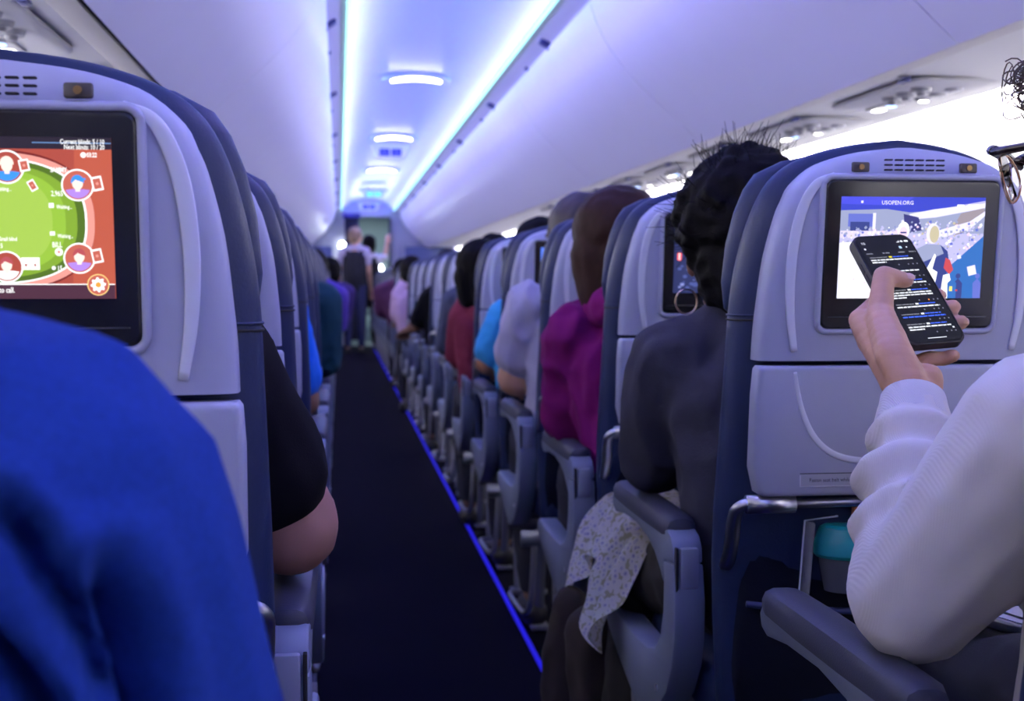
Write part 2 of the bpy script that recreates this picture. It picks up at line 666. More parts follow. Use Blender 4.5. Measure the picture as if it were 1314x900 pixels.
# ------------------------------------------------------------------ overhead bins
bin_prof = [(.510, 2.060), (.535, 1.985), (.580, 1.90), (.645, 1.815), (.725, 1.735), (.805, 1.665), (.875, 1.602), (.922, 1.560), (.938, 1.546)]
bin_prof = spline(bin_prof, 3)
NUMW = ['first', 'second', 'third', 'fourth', 'fifth', 'sixth', 'seventh', 'eighth', 'ninth', 'tenth', 'eleventh', 'twelfth', 'thirteenth',
        'fourteenth', 'fifteenth', 'sixteenth', 'seventeenth', 'eighteenth', 'nineteenth', 'twentieth', 'twenty-first', 'twenty-second', 'twenty-third', 'twenty-fourth', 'twenty-fifth']
BINM = mat('bin_door_plastic', (.86, .86, .88), .34, noise=.02, nscale=6)
for s, side, y_first in ((-1, 'left', .37), (1, 'right', .70)):
    k = 0
    y = y_first - 2.1 * 1
    while y < YB - .3:
        y1 = min(y + 2.1, YB - .01)
        vis = y1 > (1.3 if s > 0 else 1.0)
        nm = NUMW[max(0, int(round((y - y_first) / 2.1)))]
        t = thing('overhead_bin', 'pale closed overhead bin on the %s side, %s along from the camera' % (side, nm) if y >= y_first - .01 else 'overhead bin on the %s side just behind the camera' % side,
                  'bin', (XC, y, 0), 'overhead bins on the %s' % side)
        pr = [(s * x, z) for x, z in bin_prof]
        if s < 0:
            pr = pr[::-1]
        strip_mesh('bin_door', pr, .004, y1 - y - .004, BINM, t, thick=-.02 if s > 0 else -.02)
        # latch on the upper edge of the door
        if y1 - y > 1.5:
            RL = Matrix.Rotation(s * .50, 4, 'Y')
            bm = bmesh.new()
            add_box(bm, (s * .476, (y1 - y) * .5 - .05, 2.074), (.050, .085, .014), .005, 2, RL)
            add_box(bm, (s * .500, (y1 - y) * .5 - .05, 2.052), (.020, .050, .018), .005, 2, RL)
            bobj('latch', bm, mat('latch_blue_grey', (.05, .055, .22), .4), t, auto=.6)
            bm = bmesh.new()
            add_box(bm, (s * .490, (y1 - y) * .5 + .62, 2.068), (.020, .040, .012), .004, 2, RL)
            bobj('hinge', bm, mat('latch_blue_grey', (.05, .055, .22), .4), t, auto=.6)
        # thin dark joint line at the end of the door
        bm = bmesh.new()
        add_tube(bm, [(s * (x + .004), .0, z - .002) for x, z in bin_prof], .0045, 6)
        bobj('door_joint', bm, mat('joint_grey', (.18, .18, .22), .6), t, smooth=True)
        y += 2.1
        k += 1

for i, s in enumerate((-1, 1)):
    bm = bmesh.new()
    add_tube(bm, [(XC + s * .509, YA, 2.060), (XC + s * .509, YB, 2.060)], .0035, 6)
    struct(bobj('trim_%d' % (11 + i), bm, mat('violet_gap', (.10, .08, .22), .6)))

# rail with dark gap under the bins, and the service panel outboard of it
RAIL = mat('rail_beige', (.62, .59, .54), .45)
for i, s in enumerate((-1, 1)):
    gp = [(XC + s * .936, 1.549), (XC + s * .955, 1.549)]
    gp = gp if s > 0 else gp[::-1]
    struct(strip_mesh('trim_%d' % (7 + i), gp, YA, YB, GAP, thick=.01))
    gp = [(XC + s * .949, 1.543), (XC + s * .995, 1.538), (XC + s * 1.012, 1.545)]
    gp = gp if s > 0 else gp[::-1]
    struct(strip_mesh('trim_%d' % (9 + i), gp, YA, YB, RAIL, thick=.006))
    gp = [(XC + s * 1.01, 1.546), (XC + s * 1.20, 1.542), (XC + s * 1.372, 1.525)]
    gp = gp if s > 0 else gp[::-1]
    struct(strip_mesh('ceiling_service_%s' % ('left' if s < 0 else 'right'), gp, YA, YB, PANEL_W, thick=.006))

LITW = glow('reading_lamp_lit', (1.0, .97, .90), 7)
LITB = glow('sign_blue_lit', (.25, .45, 1.0), 4)


def psu(s, y):
    side = 'left' if s < 0 else 'right'
    t = thing('passenger_service_unit', '', 'overhead panel', (XC + s * 1.19, y, 1.541), 'service units above the %s seats' % side)
    plate_o = rrect(.27, .62, .05, 6)
    bm = bmesh.new()
    add_loft(bm, [[(u, v, -.002) for u, v in plate_o], [(u, v, -.008) for u, v in plate_o], [(u * .96, v * .98, -.012) for u, v in plate_o]])
    bobj('unit_panel', bm, PANEL_W, t, auto=.6)
    for j in range(3):
        # round air nozzle
        bm = bmesh.new()
        c = (s * (-.06), -.19 + .095 * j, -.012)
        add_tube(bm, [(c[0], c[1], c[2] + .002), (c[0], c[1], c[2] - .012)], [.030, .026], 20)
        add_tube(bm, [(c[0], c[1], c[2] - .010), (c[0], c[1], c[2] - .022)], [.015, .011], 16)
        bobj('air_nozzle', bm, mat('nozzle_grey', (.30, .30, .33), .4), t, auto=.6)
        bm = bmesh.new()
        c = (s * .035, -.19 + .095 * j, -.012)
        add_tube(bm, [(c[0], c[1], c[2] + .002), (c[0], c[1], c[2] - .008)], [.026, .022], 20)
        rl = bobj('reading_lamp', bm, mat('lamp_ring', (.55, .55, .57), .35), t, auto=.6)
        bm = bmesh.new()
        add_tube(bm, [(c[0], c[1], c[2] - .008), (c[0], c[1], c[2] - .010)], .013, 16)
        bobj('lens', bm, LITW if j == 2 else mat('lens_off', (.75, .75, .78), .15), rl)
    # lit sign window
    bm = bmesh.new()
    o2 = rrect(.07, .17, .03, 5)
    add_loft(bm, [[(u + s * .0, v + .19, -.011) for u, v in o2], [(u, v + .19, -.017) for u, v in o2]])
    sg = bobj('sign_window', bm, mat('sign_smoke', (.25, .25, .29), .3), t, auto=.6)
    bm = bmesh.new()
    add_loft(bm, [[(u, v + .235, -.017) for u, v in rrect(.03, .06, .012, 4)], [(u, v + .235, -.0185) for u, v in rrect(.03, .06, .012, 4)]])
    bobj('white_light', bm, LITW, sg)
    bm = bmesh.new()
    add_loft(bm, [[(u, v + .145, -.017) for u, v in rrect(.028, .03, .012, 4)], [(u, v + .145, -.0185) for u, v in rrect(.028, .03, .012, 4)]])
    bobj('blue_light', bm, LITB, sg)
    # panel latch near the rail
    bm = bmesh.new()
    add_box(bm, (s * (-.15), -.28, -.008), (.02, .05, .012), .004)
    bobj('panel_latch', bm, mat('latch_blue_grey', (.10, .11, .28), .4), t, auto=.6)
    return t


p0 = psu(1, 3.62)
p0['label'] = 'overhead service unit on the right, first above the seats from the camera'
index_kids(p0)
for k in range(1, 8):
    q = copy_tree(p0)
    q.location.y = 3.62 + .84 * k
    q['label'] = 'overhead service unit on the right, %s above the seats from the camera' % NUMW[k]
p1 = psu(-1, 2.90)
p1['label'] = 'overhead service unit on the left, above the nearest seat with the game screen'
index_kids(p1)
q = copy_tree(p1)
q.location.y = 3.74
q['label'] = 'overhead service unit on the left, second from the camera'

# ------------------------------------------------------------------ ceiling lamps and signs
LAMP = glow('ceiling_lamp_lit', (1, 1, 1), 9)
for k in range(5):
    y = 7.95 + 3.23 * k
    t = thing('ceiling_lamp', 'curved white ceiling lamp over the aisle, %s from the camera' % NUMW[k], 'lamp', (XC + .018, y, 2.236), 'curved lamps down the ceiling')
    for nm, hw, hd, m, dz in (('lamp_housing', .205, .075, PANEL, 0), ('lamp_diffuser', .150, .045, LAMP, -.012)):
        bm = bmesh.new()
        rings = []
        for q in np.linspace(-1, 1, 15):
            x = hw * q
            d = hd * math.sqrt(max(.02, 1 - q * q * .92))
            zc = -.10 * (x * x) / .04 * .25 + dz
            rings.append([(x, -d, zc + .01), (x, -d * .8, zc - .008), (x, 0, zc - .016), (x, d * .8, zc - .008), (x, d, zc + .01)])
        add_loft(bm, rings)
        bobj(nm, bm, m, t, smooth=True)
SIGNS = ((11.72, 'dark blue twin-icon sign hanging from the ceiling, nearest the camera', (.02, .03, .55), .9), (17.3, 'light blue twin-icon ceiling sign, second from the camera', (.10, .45, .95), 1.4), (20.2, 'dark blue ceiling sign farthest along the aisle', (.03, .05, .7), .9))
for y, lab, col, st in SIGNS:
    t = thing('ceiling_sign', lab, 'sign', (XC + .01, y, 2.145), 'lit signs hanging over the aisle')
    bm = bmesh.new()
    add_loft(bm, [[(x, yy, z) for x, z in [(-.13, -.045), (-.10, -.052), (.10, -.052), (.13, -.045), (.16, .035), (.17, .07), (-.17, .07), (-.16, .035)]] for yy in (-.02, .03)])
    bobj('sign_housing', bm, PANEL, t, auto=.6)
    gm = glow('sign_face_%.1f' % y, col, st)
    wm = glow('sign_icon_%.1f' % y, tuple(min(1, c * 1.8 + .10) for c in col), st)
    for x in (-.052, .052):
        a = Art(.0006)
        a.rect(x - .045, -.033, x + .045, .033, gm)
        # small figure with a bar beside it
        a.disc(x - .012, .016, .007, wm, n=12)
        a.rect(x - .020, -.022, x - .004, .007, wm)
        a.rect(x + .010, -.020, x + .022, .018, wm)
        a.build('sign_face', t, (0, -.021, 0))

# ================================================================== SEATS
ZL = .93


def lean(z):
    return -(z - ZL) * .10


shell_tab = [(.903, .183), (.94, .182), (.976, .179), (1.03, .173), (1.08, .161), (1.10, .153), (1.118, .144), (1.14, .119), (1.152, .090), (1.160, .056), (1.165, .012)]
cush_tab = [(.40, .190), (.50, .198), (.70, .205), (.90, .200), (.976, .197), (1.03, .190), (1.08, .178), (1.118, .162), (1.14, .143), (1.155, .118), (1.166, .085), (1.173, .05), (1.177, .008)]
shell_tab = [tuple(t) for t in spline(shell_tab, 3)]
cush_tab = [tuple(t) for t in spline(cush_tab, 3)]


def section(hw, y0, y1, z, n=36, p=3.4):
    o = []
    cy, hy = (y0 + y1) / 2, (y1 - y0) / 2
    for k in range(n):
        a = 2 * PI * k / n
        c, s = math.cos(a), math.sin(a)
        o.append((hw * math.copysign(abs(c) ** (2 / p), c), cy + hy * math.copysign(abs(s) ** (2 / p), s) + lean(z), z))
    return o


def ridge(name, pts, m, parent, wd=.0055, ht=.0030, y=.0):
    bm = bmesh.new()
    P = spline(pts, 6)
    add_tube(bm, [(x, y + lean(z), z) for x, z in P], [wd * (.55 + .45 * math.sin(PI * (i + 1) / (len(P) + 1))) for i in range(len(P))], 10, flat=ht / wd, flat_up=(0, 1, 0))
    return bobj(name, bm, m, parent, smooth=True)


def make_armrest(s, parent, raised=False):
    """aisle-side armrest, s = side of the seat it is on; sickle-shaped panel with a padded arm"""
    x0, x1 = s * .188, s * .234
    pan = [(.228, .605), (.216, .555), (.218, .50), (.232, .455), (.265, .41), (.32, .368), (.375, .343), (.42, .333), (.48, .342), (.58, .372), (.655, .398), (.692, .418), (.694, .438), (.675, .448),
           (.58, .444), (.46, .442), (.38, .446), (.33, .460), (.298, .487), (.281, .53), (.278, .575), (.283, .600)]
    a = extrude_x('armrest', pan, x0, x1, .006, ARMP, parent)
    arm = [(.228, .606), (.232, .628), (.246, .643), (.27, .649), (.60, .653), (.628, .648), (.640, .634), (.634, .618), (.615, .612), (.55, .620), (.46, .622), (.39, .614), (.34, .600), (.30, .578), (.285, .566), (.279, .60)]
    extrude_x('arm_beam', arm, x0 + s * .001, x1 - s * .001, .005, ARMP, a)
    # padded top
    bm = bmesh.new()
    rings = []
    for k, (y, h, wd) in enumerate(((.262, .001, .010), (.266, .008, .020), (.28, .012, .0245), (.40, .014, .0255), (.52, .014, .0255), (.61, .012, .0245), (.632, .008, .021), (.640, .0, .012))):
        xc = (x0 + x1) / 2
        zc = .650
        rings.append([(xc + wd * c, y, zc + (h + .006) * sn - .002) for c, sn in ((-1, -.55), (-1, .15), (-.82, .72), (-.4, 1), (.4, 1), (.82, .72), (1, .15), (1, -.55))])
    add_loft(bm, rings)
    bobj('arm_pad', bm, ARMPAD, a, auto=.7)
    # recessed hinge plate on the rear of the arm
    bm = bmesh.new()
    add_box(bm, ((x0 + x1) / 2, .2235, .600), (.026, .012, .058), .003)
    bobj('hinge_plate', bm, mat('hinge_light', (.28, .30, .38), .35), a, auto=.6)
    bm = bmesh.new()
    add_box(bm, ((x0 + x1) / 2 + s * .0175, .2245, .598), (.004, .010, .062), .001)
    bobj('hinge_gap', bm, DARKSLOT, a)
    bm = bmesh.new()
    add_tube(bm, [(x1 - s * .002, .31, .405), (x1 + s * .0025, .31, .405)], .005, 12)
    bobj('screw', bm, CHROME, a)
    return a


def make_seat(name, arm_side, screen=True):
    t = thing(name, 'x', 'seat')
    # upper shell
    bm = bmesh.new()
    rings = []
    for z, hw in shell_tab:
        e = max(0, (z - 1.06) / .105)
        rings.append(section(hw, .0 + .030 * e ** 3, .06, z, 40, 5))
    add_loft(bm, rings)
    sh = bobj('back_shell', bm, SHELL, t, auto=.9)
    for s in (-1, 1):
        ridge('shell_ridge_highlight', [(s * .100, 1.128), (s * .122, 1.118), (s * .136, 1.095), (s * .1455, 1.06), (s * .150, 1.01), (s * .148, .96), (s * .141, .915)], RIDGE_HILITE, sh, .0070, .0014, .0004)  # shell ridge, its highlight painted in as a lighter colour
        # jack socket
        bm = bmesh.new()
        add_box(bm, (s * .0685, .0005 + lean(1.139), 1.1385), (.022, .006, .012), .002)
        jk = bobj('audio_jack', bm, mat('jack_recess', (.045, .038, .036), .5), sh, auto=.6)
        bm = bmesh.new()
        add_tube(bm, [(s * .0685, -.004 + lean(1.139), 1.1385), (s * .0685, .0 + lean(1.139), 1.1385)], .0034, 12)
        bobj('jack_ring', bm, BRASS, jk) if False else None
        add = bmesh.new()
        add_tube(add, [(s * .0685, -.004 + lean(1.139), 1.1385), (s * .0685, .002 + lean(1.139), 1.1385)], .0034, 12)
        o = bobj('jack_ring', add, BRASS, sh)
    bm = bmesh.new()
    for r in range(3):
        for c in range(6):
            add_box(bm, ((c - 2.5) * .0132, .0012 + lean(1.141), 1.1475 - r * .006), (.0100, .005, .0020), .0007, 1)
    o = bobj('speaker_grille', bm, DARKSLOT, sh)
    # monitor: lip of the recess, bezel, picture
    mz = 1.033
    bm = bmesh.new()
    add_tube(bm, [(x, .0 + lean(z), z) for x, z in rrect(.228, .188, .012, 6, 0, mz)], .004, 8, closed=True)
    bobj('monitor_lip', bm, SHELL, sh, smooth=True)
    mon = plate('monitor', rrect(.222, .181, .010, 6, 0, mz), -.0035, .012, .003, BEZEL, t, lean=lean)
    bm = bmesh.new()
    add_box(bm, (0, -.0042 + lean(.957), .957), (.204, .0012, .0012))
    bobj('bezel_groove', bm, mat('bezel_edge', (.05, .05, .055), .3), mon)
    # tray table
    tb = [(-.186, .893), (-.183, .897), (.183, .897), (.186, .893), (.188, .86), (.188, .770), (.180, .738), (.172, .733), (-.172, .733), (-.180, .738), (-.188, .770), (-.188, .86)]
    tray = plate('tray_table', tb, -.004, .022, .006, SHELL, t, lean=lean)
    ridge('tray_ridge_highlight', [(-.140, .890), (-.136, .868), (-.128, .840), (-.114, .812), (-.094, .792), (-.068, .781), (-.03, .777), (.03, .777), (.068, .781), (.094, .792), (.114, .812), (.128, .840), (.136, .868), (.140, .890)], RIDGE_HILITE, tray, .0050, .0012, -.0036)  # tray ridge in the same painted highlight tone
    bm = bmesh.new()
    add_box(bm, (0, -.005 + lean(.895), .895), (.042, .006, .015), .0025)
    lt = bobj('tray_latch', bm, SHELL, tray, auto=.6)
    # placard with its writing
    a = Art(.0003)
    sink = mat('placard_grey', (.36, .37, .43), .45)
    a.rect(-.128, .7455, .128, .7625, mat('placard_edge', (.60, .61, .68), .4))
    a.rect(-.1268, .7468, .1268, .7625, sink)
    a.rect(-.128, .7618, .128, .7628, DARKSLOT)
    a.text('Fasten seat belt while seated', -.116, .7518, .0068, DARKSLOT, xs=.9)
    a.build('placard', tray, (0, -.0042 + lean(.755), 0))
    # hinge bar and its two brackets
    bm = bmesh.new()
    add_tube(bm, [(-.19, .012 + lean(.722), .722), (-.128, .012 + lean(.722), .722)], .012, 12)
    add_tube(bm, [(-.13, .012 + lean(.722), .722), (.13, .012 + lean(.722), .722)], .006, 10)
    add_tube(bm, [(.128, .012 + lean(.722), .722), (.19, .012 + lean(.722), .722)], .010, 12)
    for s in (-1, 1):
        add_tube(bm, [(s * x, y, z) for x, y, z in spline([(.185, .034, .724), (.198, .040, .716), (.199, .055, .696), (.197, .072, .662), (.195, .10, .63)], 4)], .0095, 10, flat=.8)
    bobj('tray_hinge', bm, CHROME, t, smooth=True)
    # literature pocket
    bm = bmesh.new()
    rings = []
    for z, hw, b in ((.700, .172, .052), (.690, .176, .046), (.60, .184, .040), (.50, .186, .035), (.42, .182, .045), (.39, .17, .06)):
        rings.append(section(hw, b, .12, z, 36, 4))
    add_loft(bm, rings[::-1])
    pk = bobj('seat_pocket', bm, NAVY_D, t, smooth=True)
    tube('pocket_piping', [(x, .031 + .006 * abs(x) / .17 + lean(.585), .585 - .012 * (1 - (x / .17) ** 2)) for x in np.linspace(-.176, .176, 13)], .0045, mat('piping_blue', (.02, .03, .12), .5), pk, 8)
    # leather back cushion
    bm = bmesh.new()
    add_loft(bm, [section(hw, .040 + .012 * max(0, (z - 1.06) / .11) ** 2, .135 - .035 * max(0, (z - 1.0) / .17) ** 2 + .02 * math.exp(-((z - .62) / .12) ** 2), z, 40, 3.0) for z, hw in cush_tab])
    bc = bobj('backrest_cushion', bm, NAVY, t, smooth=True)
    for z in (.952, .958):
        sec = section(interp(cush_tab, z) + .0008, .039, .136, z, 40, 3.0)
        tube('cushion_seam', [p for p in sec], .0014, DARKSLOT if z < .955 else NAVY, bc, 6, closed=True)
    # headrest wings on the passenger side
    bm = bmesh.new()
    ht = [(.955, .180), (.965, .192), (1.0, .197), (1.05, .193), (1.09, .184), (1.12, .172), (1.14, .158), (1.155, .128), (1.163, .09), (1.167, .04)]
    add_loft(bm, [section(hw, .095, .165 - .02 * (z > 1.14), z, 40, 2.8) for z, hw in ht])
    bobj('headrest', bm, NAVY, t, smooth=True)
    # seat bottom
    bm = bmesh.new()
    rings = []
    for y, z0, z1, hw in ((.10, .40, .46, .17), (.115, .37, .475, .183), (.30, .36, .478, .186), (.50, .355, .485, .186), (.56, .37, .478, .182), (.58, .40, .45, .165)):
        rings.append([(hw * math.copysign(abs(math.cos(a)) ** .5, math.cos(a)), y, (z0 + z1) / 2 + (z1 - z0) / 2 * math.copysign(abs(math.sin(a)) ** .6, math.sin(a))) for a in np.linspace(0, 2 * PI, 29)[:-1]])
    add_loft(bm, rings)
    bobj('seat_cushion', bm, NAVY, t, smooth=True)
    # frame: beams, legs, luggage bar
    bm = bmesh.new()
    add_tube(bm, [(-.225, .24, .33), (.225, .24, .33)], .022, 12)
    add_tube(bm, [(-.225, .50, .33), (.225, .50, .33)], .022, 12)
    bobj('seat_beam', bm, mat('frame_grey', (.30, .31, .34), .4, metal=.6), t, smooth=True)
    if not arm_side:
        for yy, yf in ((.24, .20), (.50, .56)):
            bm = bmesh.new()
            add_tube(bm, [(.10, yy, .33), (.10, yf, .0)], [.018, .013], 10, flat=.6)
            bobj('leg', bm, mat('frame_grey', (.30, .31, .34), .4, metal=.6), t, smooth=True)
    if arm_side:
        for yy, yf in ((.24, .20), (.50, .56)):
            bm = bmesh.new()
            add_tube(bm, [(arm_side * .13, yy, .33), (arm_side * .13, yf, .02)], [.018, .013], 10, flat=.6)
            add_box(bm, (arm_side * .13, yf, .012), (.05, .06, .016), .004)
            bobj('leg', bm, mat('frame_grey', (.30, .31, .34), .4, metal=.6), t, smooth=False, auto=.6)
        tube('luggage_bar', spline([(arm_side * .10, .60, .10), (arm_side * .17, .62, .10), (arm_side * .205, .60, .10), (arm_side * .21, .54, .10), (arm_side * .205, .36, .105), (arm_side * .195, .30, .13), (arm_side * .19, .28, .20), (arm_side * .185, .27, .33)], 4), .008, mat('bar_metal', (.45, .46, .50), .35, metal=.8), t, 8)
        make_armrest(arm_side, t)
    return t, mon


def screen_obj(parent, kind):
    """picture on a seat monitor, in the plane of the monitor; local coords: u right of centre, v up, picture .180 x .120"""
    a = Art(.00004)
    Wd, Hd = .184, .123
    z0 = .980

    def U(x):
        return x

    def rect(x0, y0, x1, y1, m, rot=0):
        a.rect(x0, y0, x1, y1, m, rot)
    if kind == 'game':
        # artwork measured from the lower left corner (x from centre, y from the bottom)
        def G(px, py):      # position in sign-writer's units: 1 unit = .613 mm, origin at right top corner (140,178)
            return (.092 + (px - 140) * .000613, Hd - (py - 178) * .000600)
        red = glow('game_red', (.48, .085, .06), 1.1)
        red2 = glow('game_red_bright', (.60, .14, .10), 1.2)
        dark = glow('game_dark', (.028, .020, .040), 1.0)
        plum = glow('game_plum', (.10, .035, .065), 1.0)
        white = glow('game_white', (1, 1, 1), 1.5)
        pink = glow('game_pink', (.90, .35, .30), 1.2)
        g1 = glow('game_green_edge', (.10, .19, .02), 1.1)
        g2 = glow('game_green', (.24, .42, .035), 1.2)
        g3 = glow('game_green_mid', (.40, .62, .09), 1.2)
        org = glow('game_orange', (1.0, .36, .05), 1.3)
        skin = glow('game_skin', (1.0, .78, .68), 1.4)
        blue = glow('game_blue', (.05, .30, .95), 1.3)
        viol = glow('game_violet', (.45, .25, .8), 1.3)
        hair = glow('game_hair', (.55, .10, .12), 1.1)
        a.rect(-.092, 0, .092, Hd, red)
        a.poly([G(95, 192), G(140, 192), G(140, 366), G(88, 366)], glow('game_red_side', (.60, .12, .07), 1.1))
        cx, cy = G(-10, 284)

        def ell(k, rx, ry, m, n=72):
            a.poly([(cx + rx * .000613 * math.copysign(abs(math.cos(t)) ** .8, math.cos(t)), cy + ry * .0006 * math.copysign(abs(math.sin(t)) ** .8, math.sin(t))) for t in np.linspace(0, 2 * PI, n + 1)[:-1]], m)
        ell(0, 127, 90, glow('game_rim_shade', (.22, .02, .02), 1))
        ell(0, 127, 87, pink)
        ell(0, 118, 80, white)
        ell(0, 115.5, 78, g1)
        ell(0, 106, 72, g2)
        ell(0, 92, 66, glow('game_green_b', (.31, .54, .05), 1.25))
        ell(0, 76, 60, g3)
        a.rect(-.092, G(0, 193)[1], .092, Hd, dark)
        a.rect(G(45, 0)[0], G(0, 185.6)[1], .092, G(0, 184.6)[1], glow('game_line_blue', (.2, .4, .8), 1.2))
        a.text('Current blinds: 5 / 10', G(132, 0)[0], G(0, 186.3)[1], .0052, white, 'RIGHT', bold=.00005)
        a.text('Next blinds: 10 / 20', G(132, 0)[0], G(0, 193)[1], .0052, white, 'RIGHT', bold=.00005)
        a.disc(*G(106, 200), .0021, white, n=16)
        a.text('03:22', G(110, 0)[0], G(0, 202.5)[1], .0048, white, bold=.0001)

        def avatar(px, py, r, hm, body, cap=None):
            x, z = G(px, py)
            R = r * .00061
            a.disc(x, z, R, white)
            a.disc(x, z, R * .90, red2 if px > 50 else red)
            # bust: shoulders, neck, face, hair
            a.poly([(x + R * .80 * math.cos(t), z + R * .82 * math.sin(t)) for t in np.linspace(PI * 1.12, PI * 1.88, 14)] + [(x + R * .35, z - R * .25), (x - R * .35, z - R * .25)], body)
            a.rect(x - R * .14, z - R * .4, x + R * .14, z, skin)
            a.disc(x, z + R * .12, R * .33, skin, R * .42, 20)
            a.poly([(x + R * .40 * math.cos(t), z + R * .18 + R * .46 * math.sin(t)) for t in np.linspace(-.1, PI + .2, 14)] + [(x - R * .1, z + R * .34)], cap or hm)
            if cap:
                a.rect(x - R * .05, z + R * .30, x + R * .50, z + R * .42, cap, .1)
        avatar(14, 216, 21, skin, blue)
        avatar(98, 238, 20, hair, viol, blue)
        avatar(97, 331, 19.5, hair, viol)
        avatar(9, 342, 20, hair, white)

        def card(px, py, rot, wd=12, hg=15):
            x, z = G(px, py)
            a.rect(x - wd * .000306, z - hg * .0003, x + wd * .000306, z + hg * .0003, white, rot)
            a.rect(x - wd * .00022, z - hg * .00022, x + wd * .00022, z + hg * .00022, red2, rot)
            a.disc(x, z, wd * .00009, pink, n=12)
        card(35, 214, .18)
        card(44, 239, .5, 9, 14)
        card(122, 236, .2, 13, 18)
        card(119, 328, .2, 13, 18)
        x, z = G(38, 338)
        a.rect(x - .0068, z - .0047, x + .0068, z + .0047, white)
        a.rect(x - .00008, z - .0047, x + .00008, z + .0047, pink)
        for dx, st in ((-.0034, 0), (.0034, 1)):      # a heart and a diamond pip
            if st == 0:
                a.poly([(x + dx, z - .0024), (x + dx + .0012, z - .0007), (x + dx + .0008, z), (x + dx, z - .0005), (x + dx - .0008, z), (x + dx - .0012, z - .0007)], red)
            else:
                a.poly([(x + dx, z - .0024), (x + dx + .001, z - .0011), (x + dx, z + .0003), (x + dx - .001, z - .0011)], red)
        for s_, px, py, sz in (('SAMMY', 66, 222, .0052), ('2,965', 66, 252, .0056), ('BILL', 65, 317, .0058), ('15', 70, 347, .0056), ('Waiting...', 72, 268, .0042), ('Waiting...', 72, 305, .0042), ('Waiting...', 0, 246, .0042), ('Small blind', 2, 309, .0042), ('5', 3, 318, .0048)):
            a.text(s_, *G(px, py), sz, white, bold=.00005)
        a.rect(*G(63, 267), *G(69, 261), white)
        a.rect(*G(63, 302), *G(69, 297), white)
        a.disc(*G(66, 343.5), .0015, white, n=12)
        a.disc(*G(73, 323), .0030, white, n=20)
        a.disc(*G(73, 323), .0012, pink, n=12)
        # settings cog
        a.rect(-.092, G(0, 365)[1], .092, G(0, 363.8)[1], white)
        a.rect(-.092, 0, .092, G(0, 365)[1], plum)
        a.text('$5 to call.', G(18, 0)[0], G(0, 375)[1], .0060, white, 'RIGHT', bold=.0001)
        x, z = G(119.5, 365)
        a.disc(x, z, .0083, glow('game_cog_ring', (1, .70, .25), 1.4), n=32)
        a.disc(x, z, .0076, red2, n=32)
        a.poly([(x + (.0058 if (k // 2) % 2 == 0 else .0045) * math.cos(k * PI / 16), z + (.0058 if (k // 2) % 2 == 0 else .0045) * math.sin(k * PI / 16)) for k in range(32)], white)
        a.disc(x, z, .0021, org, n=20)
    elif kind == 'tennis':
        def G(px, py):
            return (-.092 + (px - 1070) * .000968, Hd - (py - 255) * .000976)
        base = glow('tv_crowd', (.52, .50, .86), 1.3)
        white = glow('tv_white', (1, 1, 1), 1.6)
        lav = glow('tv_lavender', (.72, .70, 1.0), 1.45)
        blue = glow('tv_blue', (.05, .07, .62), 1.2)
        midb = glow('tv_mid_blue', (.16, .20, .72), 1.1)
        teal = glow('tv_court_blue', (.04, .17, .55), 1.2)
        dk = glow('tv_dark', (.06, .06, .26), 1.0)
        navy = glow('tv_navy', (.05, .07, .30), 1.1)
        grey = glow('tv_grey', (.38, .42, .66), 1.1)
        tan = glow('tv_tan', (.62, .55, .38), 1.2)
        red = glow('tv_red', (.65, .08, .10), 1.2)
        pink = glow('tv_pink', (.95, .66, .85), 1.3)
        yel = glow('tv_yellow', (.9, .85, .2), 1.3)
        a.rect(-.092, 0, .092, Hd, base)
        a.poly([G(1070, 265), G(1260, 265), G(1260, 300), G(1070, 300)], grey)
        a.poly([G(1070, 255), G(1260, 255), G(1260, 259), G(1185, 272), G(1160, 274), G(1130, 270), G(1070, 272)], blue)
        a.poly([G(1070, 255), G(1165, 255), G(1150, 266), G(1070, 264)], glow('tv_band', (.08, .09, .80), 1.2))
        a.poly([G(1160, 276), G(1192, 270), G(1260, 262), G(1260, 268), G(1195, 280), G(1160, 283)], lav)
        a.rect(*G(1080, 292), *G(1112, 276), midb)
        a.rect(*G(1083, 300), *G(1108, 286), navy)
        a.rect(*G(1112, 298), *G(1116, 275), lav)
        a.rect(*G(1070, 306), *G(1150, 297), glow('tv_rail', (.74, .66, .92), 1.3))
        a.poly([G(1152, 276), G(1172, 280), G(1178, 296), G(1156, 300)], dk)
        a.poly([G(1228, 275), G(1258, 268), G(1262, 275), G(1230, 300), G(1212, 304)], glow('tv_brown', (.40, .34, .40), 1.1))
        a.poly([G(1185, 300), G(1240, 285), G(1262, 272), G(1262, 278), G(1242, 294), G(1190, 310)], lav)
        r2 = random.Random(3)
        cols = [white, lav, lav, pink, midb, grey, base, grey, tan, base]
        a.k += 1
        a.hold = True
        for k in range(620):
            px = r2.uniform(1071, 1257)
            py = r2.uniform(285, 345)
            if px < 1150 and py < 292:
                continue
            s_ = r2.uniform(.0007, .0018)
            x, z = G(px, py)
            if abs(x) > .09 or z < .001:
                continue
            a.rect(x - s_, z - s_ * .9, x + s_, z + s_ * .9, r2.choice(cols), r2.uniform(0, 1))
        a.hold = False
        a.poly([G(1070, 312), G(1130, 308), G(1150, 330), G(1150, 381), G(1070, 381)], glow('tv_court_light', (.86, .84, 1.0), 1.5))
        a.k += 1
        a.hold = True
        for k in range(90):
            x, z = G(r2.uniform(1072, 1150), r2.uniform(312, 372))
            s_ = r2.uniform(.0006, .0014)
            a.rect(x - s_, z - s_, x + s_, z + s_, r2.choice([white, pink, lav, lav]), r2.uniform(0, 1))
        a.hold = False
        a.poly([G(1212, 345), G(1262, 303), G(1262, 381), G(1206, 381)], teal)
